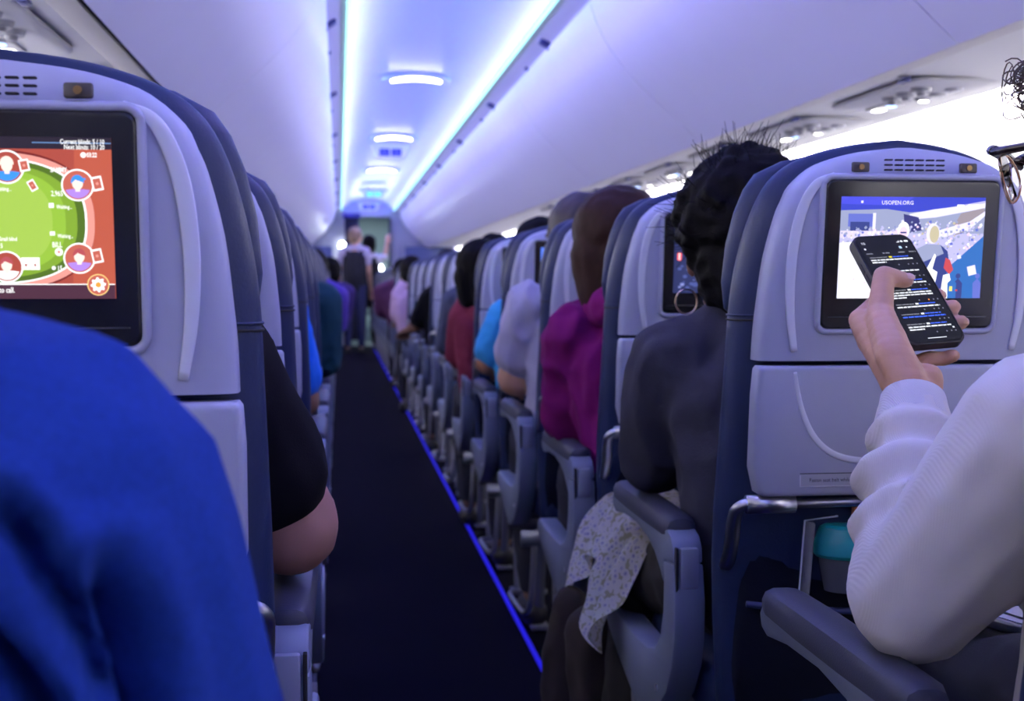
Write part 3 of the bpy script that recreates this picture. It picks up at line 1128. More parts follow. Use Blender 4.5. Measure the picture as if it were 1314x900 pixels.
        for px, py, wd, hg in ((1229, 329, 5, 5), (1247, 346, 11, 12)):
            x, z = G(px, py)
            a.rect(x - wd * .00048, z - hg * .00048, x + wd * .00048, z + hg * .00048, lav, .25)
        # distant player, facing
        a.disc(*G(1153, 296), .0075, white, .010, 20)
        a.disc(*G(1153, 299), .0055, pink, .0075, 20)
        a.rect(*G(1149, 300), *G(1157, 298), navy)
        a.poly([G(1138, 318), G(1146, 309), G(1162, 309), G(1168, 320), G(1170, 335), G(1140, 335)], white)
        # player seen from behind in a dark shirt
        a.poly([G(1162, 330), G(1172, 319), G(1185, 313), G(1203, 314), G(1213, 322), G(1217, 340), G(1212, 352), G(1210, 381), G(1168, 381), G(1166, 350)], navy)
        a.poly([G(1162, 330), G(1172, 319), G(1185, 313), G(1203, 314), G(1208, 325), G(1170, 340)], grey)
        a.poly([G(1186, 345), G(1196, 325), G(1198, 328), G(1194, 344), G(1201, 348), G(1196, 381), G(1184, 381)], white)
        a.poly([G(1211, 330), G(1217, 333), G(1222, 345), G(1217, 351), G(1209, 343)], red)
        a.poly([G(1209, 352), G(1217, 350), G(1226, 381), G(1206, 381)], white)
        a.disc(*G(1192, 300), .0085, lav, .0125, 24)
        a.disc(*G(1194, 301), .0062, tan, .0105, 24)
        # people by the blue wall
        for px, c2 in ((1229, navy), (1255, midb), (1221, teal)):
            a.disc(*G(px, 353), .0032, c2, .0032, 14)
            a.poly([G(px - 5, 381), G(px - 6, 362), G(px, 356), G(px + 6, 362), G(px + 6, 381)], c2)
        a.rect(*G(1218, 372), *G(1222, 366), yel)
        a.rect(*G(1226, 372), *G(1229, 370), red)
        a.text('USOPEN.ORG', *G(1122, 264.5), .0066, lav, bold=.00008, xs=1.0)
        a.rect(*G(1222, 268), *G(1231, 264), white)
        a.rect(*G(1236, 267), *G(1250, 264), white)
        a.rect(*G(1095, 263), *G(1098, 260), lav)
    elif kind == 'map':
        night = glow('map_night', (.035, .045, .16), 1.0)
        a.rect(-.092, 0, .092, Hd, night)
        r2 = random.Random(5)
        c1 = glow('map_cloud', (.10, .13, .42), 1.0)
        c2 = glow('map_cloud_light', (.30, .34, .80), 1.0)
        for k in range(150):
            x, z = r2.uniform(-.088, .088), r2.uniform(.003, .06)
            s_ = r2.uniform(.001, .006)
            if z - s_ < 0 or abs(x) + s_ > .091:
                continue
            a.disc(x, z, s_, r2.choice([c1, c1, night, c2]), s_ * .7, 12)
        a.rect(-.092, .1095, -.072, Hd - .001, glow('map_icon_blue', (.04, .16, .9), 1.5))
        for dx, dz in ((0, 0), (.006, 0), (-.006, 0), (0, .003), (0, -.003)):
            a.disc(-.082 + dx * .7, .1162 + dz, .0014, glow('map_icon_light', (.4, .75, 1), 1.5), n=10)
        a.poly([(x - .0875 + .004, z + .066) for x, z in rrect(.008, .015, .003, 4)], glow('map_red', (.95, .12, .15), 1.6))
        a.rect(-.0845, .060, -.0825, .072, glow('map_white', (1, .9, .9), 1.5))
    elif kind == 'bright':
        a.rect(-.092, 0, .092, Hd, glow('menu_blue', (.10, .22, .95), 1.3))
        a.rect(-.060, .0, .03, .10, glow('menu_white', (.95, .9, 1.0), 1.5))
        a.rect(-.030, .075, .09, .115, glow('menu_pink', (.95, .35, .55), 1.4))
        a.rect(-.085, .03, -.065, .07, glow('menu_cyan', (.3, .6, 1), 1.3))
    else:
        a.rect(-.092, 0, .092, Hd, SCREEN_OFF)
    # put it on the leaning monitor face
    me = a.mesh('screen_picture')
    for v in me.vertices:
        v.co = (max(-Wd / 2, min(Wd / 2, v.co.x)), v.co.y, max(0, min(Hd, v.co.z)))
        v.co = (v.co.x, v.co.y - .0038 + lean(z0 + v.co.z), z0 + v.co.z)
    o = bpy.data.objects.new('screen', me)
    C.objects.link(o)
    o.parent = parent
    return o


RX, LX = .693, -.264
RY = [1.54 + .79 * k for k in range(-1, 24)]
LY = [1.06 + .79 * k for k in range(0, 24)]
scr_mesh = {}
protoR, monR = make_seat('airline_seat', -1)
scr = screen_obj(monR, 'off')
scr_mesh['off'] = scr.data
index_kids(protoR)
protoL, monL = make_seat('airline_seat', 1)
s2 = screen_obj(monL, 'off')
index_kids(protoL)
protoM, monM = make_seat('airline_seat', 0)
s3 = screen_obj(monM, 'off')
index_kids(protoM)
for kd in ('game', 'tennis', 'map', 'bright'):
    o = screen_obj(None, kd)
    scr_mesh[kd] = o.data
    bpy.data.objects.remove(o)


def place_seat(proto, first, x, y, label, group, kind='off'):
    o = proto if first else copy_tree(proto)
    o.location = (x, y, .007 if x < 0 else 0)
    o['label'] = label
    o['group'] = group
    if kind != 'off':
        for ch in o.children:
            for g2 in ch.children:
                if g2.name.startswith('screen'):
                    g2.data = scr_mesh[kind]
    return o


kinds_R = {1: 'tennis', 2: 'map', 4: 'bright'}
for k, y in enumerate(RY):
    if k == 0:
        lab = 'navy aisle seat in the bottom right corner, holding the person in a white sweater'
    elif k == 1:
        lab = 'grey-backed navy airline seat on the right with tennis on its screen, nearest full seat'
    elif k == 2:
        lab = 'right aisle seat with night map screen, directly behind the black curly hair'
    else:
        lab = 'grey-backed right aisle seat, %s in line counting the one with tennis on screen' % NUMW[k - 1]
    if y < YB - .9:
        place_seat(protoR, k == 1, RX, y, lab, 'aisle seats on the right', kinds_R.get(k, 'off')) if k != 1 else None
place_seat(protoR, True, RX, RY[1], 'grey-backed navy airline seat on the right with tennis on its screen, nearest full seat', 'aisle seats on the right', 'tennis')
for k, y in enumerate(LY):
    if k and y < YB - .9:
        place_seat(protoL, False, LX, y, 'grey-backed left aisle seat, %s in line counting the one with the card game' % NUMW[k], 'aisle seats on the left')
place_seat(protoL, True, LX, LY[0], 'near left airline seat with a green and red card game on its screen', 'aisle seats on the left', 'game')
place_seat(protoM, True, RX + .49, RY[1], 'right middle seat beside the aisle seat with tennis on its screen', 'right seats outboard of the aisle seats')
for k in (2, 3, 4, 5):
    place_seat(protoM, False, RX + .49, RY[k], 'right middle seat in row %s, hidden behind its aisle neighbour' % NUMW[k - 1], 'right seats outboard of the aisle seats')
for k in (0, 1, 2, 3):
    place_seat(protoM, False, LX - .49, LY[k], 'left window seat in row %s, outboard of its aisle neighbour' % NUMW[k], 'left seats outboard of the aisle seats')
# the seat that carries the blue-shirted passenger, mostly out of frame
s_back = place_seat(protoL, False, LX, -.08, 'left aisle seat at the frame edge under the blue-shirted person', 'aisle seats on the left')


# ================================================================== PEOPLE
def V(*a):
    return Vector(a)


def basis(d, up=(0, 0, 1)):
    """columns: right, forward (d), up"""
    f = Vector(d).normalized()
    r = f.cross(Vector(up)).normalized()
    u = r.cross(f)
    return Matrix((r, f, u)).transposed()


def head_prims(c, face, k=1.0):
    """c = centre of the skull; face = direction the face looks in"""
    B = basis(face)
    R = B.to_4x4()

    def P(x, y, z):
        return Vector(c) + B @ (Vector((x, y, z)) * k)
    pr = [('s', P(0, -.012, .022), .098 * k, (.80, 1.0, .92), R),           # skull
          ('s', P(0, .028, -.030), .072 * k, (.86, .92, 1.12), R),          # face
          ('c', P(0, .055, -.082), .026 * k, P(0, .048, -.060), .040 * k),  # chin
          ('c', P(-.038, .020, -.068), .022 * k, P(0, .058, -.085), .021 * k),
          ('c', P(.038, .020, -.068), .022 * k, P(0, .058, -.085), .021 * k),
          ('c', P(0, .086, .004), .009 * k, P(0, .108, -.026), .0115 * k),  # nose
          ('c', P(-.009, .098, -.032), .008 * k, P(.009, .098, -.032), .008 * k),
          ('c', P(-.040, .070, .018), .013 * k, P(.040, .070, .018), .013 * k),  # brow
          ('c', P(-.018, .083, -.056), .008 * k, P(.018, .083, -.056), .008 * k),  # lips
          ('s', P(-.046, .060, -.024), .020 * k, (1, .8, 1), R), ('s', P(.046, .060, -.024), .020 * k, (1, .8, 1), R)]
    for s in (-1, 1):
        pr.append(('s', P(s * .079, -.008, -.012), .028 * k, (.32, .62, 1.05), R))  # ears
    return pr, P, B


def hand_prims(wr, d, palm_n, side, k=1.0, curl=.5):
    """wrist, direction of the fingers, palm normal, side (+1: thumb to the right of d seen from the back)"""
    d = Vector(d).normalized()
    n = Vector(palm_n).normalized()
    n = (n - d * n.dot(d)).normalized()
    t = d.cross(n) * side
    wr = Vector(wr)
    pr = [('c', wr, .024 * k, wr + d * .045 * k + t * .012 * k, .019 * k), ('c', wr, .022 * k, wr + d * .045 * k - t * .014 * k, .018 * k),
          ('c', wr + d * .045 * k - t * .022 * k, .015 * k, wr + d * .085 * k - t * .028 * k, .011 * k),
          ('c', wr + d * .045 * k + t * .022 * k, .015 * k, wr + d * .090 * k + t * .028 * k, .011 * k),
          ('c', wr + d * .088 * k + t * .024 * k, .012 * k, wr + d * .082 * k - t * .026 * k, .011 * k)]
    for j, (o, L) in enumerate(((.029, .068), (.010, .076), (-.010, .071), (-.029, .056))):
        p = wr + d * .090 * k + t * o * k
        a = 0
        for q, f in enumerate((.44, .31, .25)):
            a += curl * (.5 + .25 * q)
            dd = d * math.cos(a) + n * math.sin(a) + t * o * 2
            p2 = p + dd.normalized() * L * f * k
            pr.append(('c', p, (.0098 - .001 * q) * k, p2, (.0090 - .001 * q) * k))
            p = p2
    p = wr + d * .02 * k + t * .022 * k
    p2 = p + (d * .6 + t * .6 + n * .25).normalized() * .042 * k
    p3 = p2 + (d * .9 + t * .25 + n * .35).normalized() * .030 * k
    pr += [('c', p, .015 * k, p2, .0115 * k), ('c', p2, .011 * k, p3, .0095 * k), ('c', p3, .0095 * k, p3 + (d + n * .4).normalized() * .022 * k, .0082 * k)]
    return pr


def folds(scale=18, amp=.004, stretch=(1, 1, 1), seed=0, rib=0):
    st = Vector(stretch)

    def f(p):
        q = Vector((p.x * st.x, p.y * st.y, p.z * st.z)) * scale + Vector((seed * 7.3, seed * 3.1, seed))
        a = mnoise.noise(q)
        b = mnoise.noise(q * 2.3 + Vector((5, 1, 2)))
        return amp * ((1 - abs(a) * 2.2) * .8 + b * .4)
    return f


def lerp(a, b, t):
    return Vector(a) * (1 - t) + Vector(b) * t


def figure(label, J, group=None, skin=SKIN_L, top=None, legs=None, hairm=HAIR_B, sleeve=1.0, voxel=.007, hair='short', topname='shirt', legname='trousers', fold=None, fat=1.0, shoes=True, hand_skip=(), fingers=.5, collar=True, hood=False, vest=None, skirt=False):
    """J: joints in world coordinates"""
    org = Vector((J['hip'][0], J['hip'][1], 0))
    hp, face = head_prims(J['head'], J['face'])[0], J['face']
    P = head_prims(J['head'], J['face'])[1]
    sk = list(hp)
    neck0 = P(0, -.030, -.070)
    neck1 = Vector(J['neck'])
    chest, hip = Vector(J['chest']), Vector(J['hip'])
    sk += [('c', neck0, .052, neck1, .058), ('c', neck1, .055, chest, .085 * fat), ('c', chest, .085 * fat, hip, .09 * fat)]
    cl = []
    # torso of the garment
    for s, sh in ((-1, J['shL']), (1, J['shR'])):
        sh = Vector(sh)
        sk.append(('c', neck1, .045, sh, .042))
        mid = lerp(chest, sh, .45)
        hipS = hip + (sh - chest).normalized() * .075 * fat
        cl += [('c', neck1, .060, sh, .060 * fat), ('c', sh, .060 * fat, lerp(sh, chest, .6) + V(0, 0, -.06), .088 * fat), ('c', mid + V(0, 0, -.03), .098 * fat, hipS, .098 * fat)]
    cl.append(('c', chest + V(0, 0, .02), .105 * fat, hip, .112 * fat))
    for tagn, sh, el, wr in (('L', J['shL'], J['elL'], J['wrL']), ('R', J['shR'], J['elR'], J['wrR'])):
        sh, el, wr = Vector(sh), Vector(el), Vector(wr)
        ar = J.get('arm_r', (.060, .050, .043, .034))
        thin = J.get('thin', .014)
        sk += [('c', sh, ar[0] - thin - .006, el, ar[1] - thin + (.004 if sleeve < 1 else 0)), ('c', el, ar[1] - thin + (.004 if sleeve < 1 else 0), lerp(el, wr, .35), ar[2] - thin + .006), ('c', lerp(el, wr, .35), ar[2] - thin + .006, wr, .024)]
        if sleeve >= 1:
            cl += [('c', sh, ar[0], lerp(sh, el, .5), ar[0] * .5 + ar[1] * .5), ('c', lerp(sh, el, .5), ar[0] * .5 + ar[1] * .5, el, ar[1]), ('c', el, ar[1], lerp(el, wr, .45), ar[2]), ('c', lerp(el, wr, .45), ar[2], lerp(el, wr, .86), ar[3])]
        else:
            e2 = lerp(sh, el, sleeve)
            cl += [('c', sh, ar[0], e2, ar[0] * .95)]
        if tagn not in hand_skip:
            d = J.get('hd' + tagn) or (wr - el)
            sk += hand_prims(wr, d, J.get('hn' + tagn, (0, 0, -1)), J.get('hs' + tagn, 1 if tagn == 'L' else -1), 1.0, fingers)
    # legs
    le = []
    for s, kn, an in ((-1, J['knL'], J['anL']), (1, J['knR'], J['anR'])):
        kn, an = Vector(kn), Vector(an)
        h0 = hip + V(s * .075, 0, -.01)
        sk += [('c', h0, .065, kn, .045), ('c', kn, .045, an, .032)]
        if skirt:
            le += [('c', h0, .098, kn, .075), ('c', kn, .078, lerp(kn, an, .85), .095)]
        else:
            le += [('c', h0, .092, kn, .064), ('c', kn, .064, lerp(kn, an, .45), .062), ('c', lerp(kn, an, .45), .062, lerp(kn, an, .93), .045)]
    le.append(('c', hip + V(-.06, 0, -.01), .10, hip + V(.06, 0, -.01), .10))
    body = blob('person', sk, skin, None, voxel, 4, None, org)
    tag(body, label, 'person', group)
    o = blob(topname, cl, top, body, voxel, 7, fold or folds(seed=len(label)), org)
    o2 = blob(legname, le, legs or mat('dark_trousers', (.012, .013, .03), .8, bump=.4, bscale=400), body, voxel * 1.3, 6, folds(14, .004, seed=3), org)
    if vest is not None:
        vp = [('c', chest + V(0, 0, .03), .118 * fat, hip, .122 * fat)]
        for s, sh in ((-1, J['shL']), (1, J['shR'])):
            vp += [('c', lerp(sh, neck1, .25), .060 * fat, lerp(sh, chest, .6) + V(0, 0, -.06), .100 * fat)]
            vp.append(('c', lerp(chest, sh, .45) + V(0, 0, -.03), .108 * fat, hip + (Vector(sh) - chest).normalized() * .075, .106 * fat))
        blob('waistcoat', vp, vest, body, voxel, 7, None, org)
    if shoes:
        for kn, an in ((J['knL'], J['anL']), (J['knR'], J['anR'])):
            an = Vector(an)
            fd = Vector(J.get('foot', (0, 1, 0)))
            blob('shoe', [('c', V(an.x, an.y, .045) - fd * .03, .040, V(an.x, an.y, .040) + fd * .08, .038), ('c', V(an.x, an.y, .040) + fd * .08, .038, V(an.x, an.y, .034) + fd * .15, .030)],
                 mat('dark_shoe', (.02, .02, .022), .5), body, .008, 5, None, org)
    # eyes
    for s in (-1, 1):
        bm = bmesh.new()
        add_sphere(bm, P(s * .030, .0845, .004) - org, .0105, 2)
        bobj('eye', bm, mat('eye_dark', (.02, .015, .012), .2), body, smooth=True)
    R = head_prims(J['head'], J['face'])[2].to_4x4()
    hs = []
    if hair in ('short', 'bob', 'long', 'curly', 'bun'):
        hs = [('s', P(0, -.024, .038), .106, (.84, 1.0, .94), R), ('s', P(0, -.058, -.010), .082, (.98, .80, 1.1), R)]
        for s in (-1, 1):
            hs.append(('c', P(s * .072, -.02, .03), .022, P(s * .072, -.022, -.02), .014))
    if hair in ('bob', 'long'):
        zb = -.085 if hair == 'bob' else -.24
        hs += [('c', P(-.045, -.05, .0), .062, P(-.042, -.055, zb), .045), ('c', P(.045, -.05, .0), .062, P(.042, -.055, zb), .045), ('c', P(0, -.065, .0), .070, P(0, -.072, zb), .050),
               ('s', P(0, -.03, .055), .108, (.92, 1.02, .88), R)]
    if hair == 'curly':
        hs += J['hair_extra'](P, R)
    if hair == 'bun':
        hs.append(('s', P(0, -.12, .03), .045, (1, 1, 1), R))
    blob('hair', hs, hairm, body, min(.006, voxel), 3, folds(30 if hair == 'curly' else 22, .0065 if hair == 'curly' else .004, (1, 1, .5 if hair != 'curly' else 1), 2), org)
    return body, P, org


def seated(label, sx, Yb, skin=SKIN_L, lean_x=0.0, head=None, face=(0, 1, -.05), **k):
    J = dict(hip=(sx, Yb + .29, .575), chest=(sx + lean_x * .7, Yb + .30, .84), neck=(sx + lean_x, Yb + .31, .985),
             shL=(sx + lean_x - .165, Yb + .31, .915), shR=(sx + lean_x + .165, Yb + .31, .915),
             elL=(sx + lean_x * .5 - .20, Yb + .38, .72), elR=(sx + lean_x * .5 + .19, Yb + .38, .70),
             wrL=(sx - .12, Yb + .54, .66), wrR=(sx + .10, Yb + .56, .66),
             knL=(sx - .10, Yb + .66, .545), knR=(sx + .10, Yb + .66, .545), anL=(sx - .10, Yb + .60, .10), anR=(sx + .10, Yb + .60, .10),
             head=head or (sx + lean_x * 1.2, Yb + .35, 1.055), face=face)
    for q in list(k):
        if q in J or q in ('hair_extra', 'arm_r', 'hdL', 'hnL', 'hsL', 'hdR', 'hnR', 'foot', 'thin'):
            J[q] = k.pop(q)
    return figure(label, J, skin=skin, **k)


def cloth(name, col, rough=.85, **k):
    return mat(name, col, rough, noise=.08, nscale=60, spec=.15, sheen=.12 if sum(col) > .3 else 0, **(k or dict(bump=.4, bscale=600)))


# ------------------------------------------------------------------ near left: blue shirt
def seg_d(x, z, pts):
    """distance from (x, z) to a polyline, and where along it"""
    best, bt = 9, 0
    n = len(pts) - 1
    for i in range(n):
        ax, az = pts[i]
        bx, bz = pts[i + 1]
        dx, dz = bx - ax, bz - az
        t = max(0, min(1, ((x - ax) * dx + (z - az) * dz) / (dx * dx + dz * dz)))
        d = math.hypot(x - ax - dx * t, z - az - dz * t)
        if d < best:
            best, bt = d, (i + t) / n
    return best, bt


VALLEYS = (((-.1276, .918), (-.1146, .9027), (-.1035, .8776), (-.0960, .8555), (-.090, .830)), ((-.0900, .8890), (-.0839, .8675), (-.0790, .8485), (-.0768, .8226), (-.078, .79)), ((-.140, .873), (-.1277, .8596), (-.1157, .8406), (-.1069, .815)))


def blue_folds(p):
    d = .003 * mnoise.noise(p * 14)
    if p.y < .66:
        for i, v in enumerate(VALLEYS):
            q, t = seg_d(p.x, p.z, v)
            wv = (.0050, .0070, .0050)[i]
            d -= (.030, .042, .030)[i] * math.exp(-(q / wv) ** 2) * min(1, t * 3 + .25)
            d += .005 * math.exp(-((q - wv * 2.2) / wv) ** 2)
    return d


BLUE = mat('royal_blue_cotton', (.010, .034, .22), .95, noise=.25, nscale=240, spec=.1, bump=.5, bscale=900)
seated('person seen from behind in a royal blue shirt, filling the lower left corner', LX - .07, -.08, skin=SKIN_L, top=BLUE, sleeve=.85, fat=1.22, topname='blue_shirt',
       neck=(-.36, .52, 1.03), chest=(-.36, .50, .83), shL=(-.55, .52, .90), thin=.055, shR=(-.150, .60, .882), elL=(-.62, .62, .68), elR=(-.102, .67, .655), wrL=(-.5, .84, .69), wrR=(-.26, .86, .69),
       head=(-.40, .58, 1.19), arm_r=(.108, .098, .06, .045), fold=blue_folds, voxel=.006, hip=(LX - .05, .27, .60))

# ------------------------------------------------------------------ near right: white sweater, phone in the left hand
SWEAT = mat('cream_waffle_knit', (.76, .71, .65), .9, sheen=.2, wave=.18, wscale=210)
PC = V(.618, 1.373, .990)
PX, PY_, PN = V(.975, .213, .057).normalized(), V(-.18, .617, .766).normalized(), V(.128, -.758, .64).normalized()
PX = PY_.cross(PN).normalized()


def ph(a, b, c):
    return PC + PX * a + PY_ * b + PN * c


EL0, WR0 = V(.517, 1.115, .716), V(.582, 1.272, .888)
ax0 = (WR0 - EL0).normalized()


def sweater_folds(p):
    d = 0
    q = p - EL0
    t = q.dot(ax0)
    rad = (q - ax0 * t).length
    if 0.02 < t < .29 and rad < .075:
        L = (WR0 - EL0).length
        ph_ = t / L
        env = max(0, min(1, (ph_ - .18) / .15)) * max(0, min(1, (.80 - ph_) / .08))
        ang = math.atan2(q.y, q.x)
        d += env * (.0095 * math.sin(ph_ * 26 + .9 * math.sin(ang + 1.0) + mnoise.noise(p * 14) * 1.6))
    d += .0035 * (1 - abs(mnoise.noise(Vector((p.x * 9, p.y * 9, p.z * 6)))) * 2) + .0015 * mnoise.noise(p * 30)
    return d


b0, P0, o0 = seated('person in a cream knit sweater holding a phone, cut off by the right edge', RX + .05, .75, top=SWEAT, topname='sweater', sleeve=1.0, hand_skip=('L',),
                    chest=(.765, 1.0, .84), neck=(.75, 1.02, .985), hip=(.745, 1.02, .60), shL=(.592, 1.02, .868), shR=(.93, 1.02, .88), elL=tuple(EL0), wrL=tuple(WR0), elR=(.95, 1.10, .70), wrR=(.83, 1.28, .68),
                    head=(.710, 1.085, 1.112), face=(-.55, .80, -.20), arm_r=(.079, .060, .052, .0345), hair='short', thin=.026, hairm=HAIR_BR, fold=sweater_folds, voxel=.005,
                    knL=(.66, 1.40, .56), knR=(.86, 1.40, .56), anL=(.66, 1.36, .10), anR=(.86, 1.36, .10), skin=SKIN_L)
# cuff of the sleeve
cf = lerp(EL0, WR0, .93)
bm = bmesh.new()
add_tube(bm, [tuple(lerp(EL0, WR0, t) - o0) for t in (.76, .82, .90, .955, .96)], [.0375, .0375, .0345, .0325, .0290], 32)
bobj('sweater_cuff', bm, mat('cream_rib_knit', (.74, .70, .69), .9, sheen=.2, wave=.5, wscale=210), b0, smooth=True)
# the hand: separate fingers closing round the phone
HW = ph(0, 0, 0)
wr = WR0
IM, MM, RM, PM = ph(-.058, -.020, -.020), ph(-.050, -.040, -.032), ph(-.040, -.060, -.037), ph(-.026, -.080, -.036)
hp_ = [('c', lerp(EL0, WR0, .8), .025, wr, .0245), ('c', wr + V(-.006, 0, 0), .0225, lerp(wr, IM, .5), .0215), ('c', lerp(wr, IM, .5), .0215, IM, .0135),
       ('c', wr, .022, MM, .0145), ('c', wr + V(.006, .004, .0), .0225, RM, .015), ('c', wr + V(.012, .004, .004), .0215, PM, .0155), ('c', PM, .0155, RM, .0145),
       ('c', IM, .0135, MM, .0140)]
# heel of the hand and the ball of the thumb
CM = V(.566, 1.283, .925)
MP = ph(-.050, -.030, .004)
IPj = ph(-.034, .009, .0185)
TP = ph(-.0075, .0015, .0170)
hp_ += [('c', wr + V(-.008, -.006, .010), .0205, CM, .0205), ('c', CM, .0205, MP, .0155), ('c', MP, .0150, IPj, .0118), ('c', IPj, .0118, lerp(IPj, TP, .55), .0104), ('c', lerp(IPj, TP, .55), .0104, TP, .0088),
        ('c', wr + V(.016, .002, .012), .0175, ph(-.020, -.094, -.030), .0150)]
for (m_, p_, d_, t_, r_) in ((IM, ph(-.026, .002, -.0175), ph(.022, -.001, -.0175), ph(.0455, -.004, -.007), .0092),
                             (MM, ph(-.020, -.022, -.0185), ph(.030, -.022, -.0180), ph(.0515, -.0245, -.003), .0098),
                             (RM, ph(-.012, -.044, -.0185), ph(.030, -.044, -.0180), ph(.0510, -.0460, -.003), .0094),
                             (PM, ph(.0, -.080, -.0175), ph(.016, -.083, -.0160), ph(.0205, -.0865, -.006), .0084)):
    hp_ += [('c', m_, .0125, p_, r_ + .001), ('c', p_, r_ + .001, d_, r_), ('c', d_, r_, t_, r_ - .0006)]


def crease(p):
    return .0006 * mnoise.noise(p * 90) - .0005 * max(0, math.sin((p - WR0).dot(ax0) * 520)) ** 6


hand = blob('hand', hp_, SKIN_L, b0, .0028, 5, crease, o0)
# nails
for (c_, dx, dn, r_) in ((TP, (IPj - TP).normalized() * -1, PN, .0056),):
    bm = bmesh.new()
    B = basis(dx, dn)
    add_sphere(bm, Vector(c_) + dn * .0072 + dx * .001 - o0, r_, 2, (.85, 1.15, .35), B.to_4x4())
    bobj('thumb_nail', bm, mat('nail', (.72, .46, .40), .3), b0, smooth=True)
for c_ in (ph(.0455, -.004, -.007), ph(.0515, -.0245, -.003), ph(.0510, -.0460, -.003)):
    bm = bmesh.new()
    add_sphere(bm, c_ + PX * .0070 - o0, .0045, 2, (.45, 1, 1), Matrix((PX, PY_, PN)).transposed().to_4x4())
    bobj('finger_nail', bm, mat('nail', (.72, .46, .40), .3), b0, smooth=True)
# glasses
gl = []


def GP(x, y, z):
    return P0(x, y, z) - o0


bm = bmesh.new()
GZ = .010
for s in (-1, 1):
    # upper browline, lens rim, temple arm
    add_tube(bm, [GP(s * x, y, z + GZ) for x, y, z in spline([(.010, .119, .018), (.030, .118, .024), (.052, .112, .023), (.066, .102, .018)], 4)], .0066, 8, flat=.8)
    add_tube(bm, [GP(s * .066, .102, .017 + GZ), GP(s * .073, .086, .015 + GZ), GP(s * .078, .0, .006 + GZ), GP(s * .076, -.020, -.016 + GZ)], [.0075, .0060, .0035, .003], 8, flat=.7)
add_tube(bm, [GP(-.012, .119, .012 + GZ), GP(0, .122, .017 + GZ), GP(.012, .119, .012 + GZ)], .003, 8)
gf = bobj('glasses', bm, mat('tortoise_black', (.020, .012, .010), .2), b0, smooth=True)
for s in (-1, 1):
    rimp = [(s * (.036 + .029 * math.cos(a)), .114 - .35 * max(0, (.036 + .029 * math.cos(a)) - .03) , -.002 + .024 * math.sin(a) + GZ) for a in np.linspace(0, 2 * PI, 25)[:-1]]
    bm = bmesh.new()
    add_tube(bm, [GP(*p) for p in rimp], .0017, 6, closed=True)
    bobj('gold_rim', bm, mat('rim_gold', (.8, .62, .40), .25, metal=1), gf, smooth=True)
    bm = bmesh.new()
    bm.faces.new([bm.verts.new(GP(*p)) for p in rimp])
    r = bmesh.ops.extrude_face_region(bm, geom=bm.faces[:])
    bmesh.ops.translate(bm, vec=basis((-.55, .80, -.20)) @ V(0, .0015, 0), verts=[g_ for g_ in r['geom'] if isinstance(g_, bmesh.types.BMVert)])
    bobj('lens', bm, mat('clear_lens', (.95, .97, 1), .02, trans=1, spec=.5), gf)
# curls over the forehead
bm = bmesh.new()
r3 = random.Random(11)
for k in range(150):
    c = P0(r3.uniform(-.045, .04), r3.uniform(.050, .090), r3.uniform(.070, .110)) - o0
    ra = r3.uniform(.008, .016)
    ax = Vector((r3.uniform(-1, 1), r3.uniform(-1, 1), r3.uniform(-1, 1))).normalized()
    e1 = ax.orthogonal().normalized()
    e2 = ax.cross(e1)
    add_tube(bm, [c + e1 * ra * math.cos(a) + e2 * ra * math.sin(a) + ax * a * .0012 + V(0, 0, -.002 * a) for a in np.linspace(0, 6.5, 14)], .0007, 4)
bobj('hair_curls', bm, mat('curl_brown', (.07, .045, .035), .6), b0, smooth=True)

# ------------------------------------------------------------------ the phone
t = thing('mobile_phone', 'black smartphone in a dark case showing lines of text, in the hand at right', 'phone')
t.matrix_world = Matrix.Translation(PC) @ Matrix((PX, PN * -1, PY_)).transposed().to_4x4()   # local x right, -y out of the glass, z up
bm = bmesh.new()
o2 = rrect(.0775, .1545, .0125, 8)
add_loft(bm, [[(x * .97, .0060, z * .985) for x, z in o2], [(x, .0045, z) for x, z in o2], [(x, -.0045, z) for x, z in o2], [(x * .99, -.0058, z * .995) for x, z in o2], [(x * .955, -.0060, z * .977) for x, z in o2], [(x * .95, -.0050, z * .975) for x, z in o2]])
bobj('phone_case', bm, mat('phone_case_rubber', (.012, .012, .016), .45), t, auto=.5)
a = Art(.00003)
a.poly(rrect(.0715, .149, .010, 6), glow('phone_black', (.006, .007, .012), 1))
wt = glow('phone_text', (.80, .83, .90), 1.5)
gt = glow('phone_grey_text', (.25, .26, .30), 1.2)
bt = glow('phone_blue_text', (.05, .13, .85), 1.6)
yt = glow('phone_yellow', (.85, .75, .05), 1.3)
ot = glow('phone_orange', (1, .3, .04), 1.5)
rp = random.Random(2)


def words_line(x0, x1, z, h, m):
    """an unreadable line of small type: word-length dashes broken into letter strokes"""
    a.k += 1
    a.hold = True
    x = x0
    while x < x1:
        wl = rp.uniform(.003, .0085)
        xe = min(x + wl, x1)
        q = x
        while q < xe:
            a.rect(q, z - h * rp.uniform(.35, .5), q + .00062, z + h * rp.uniform(.35, .62), m)
            q += .00088
        a.rect(x, z - h * .22, xe, z + h * .22, m)
        x = xe + .0011
    a.hold = False


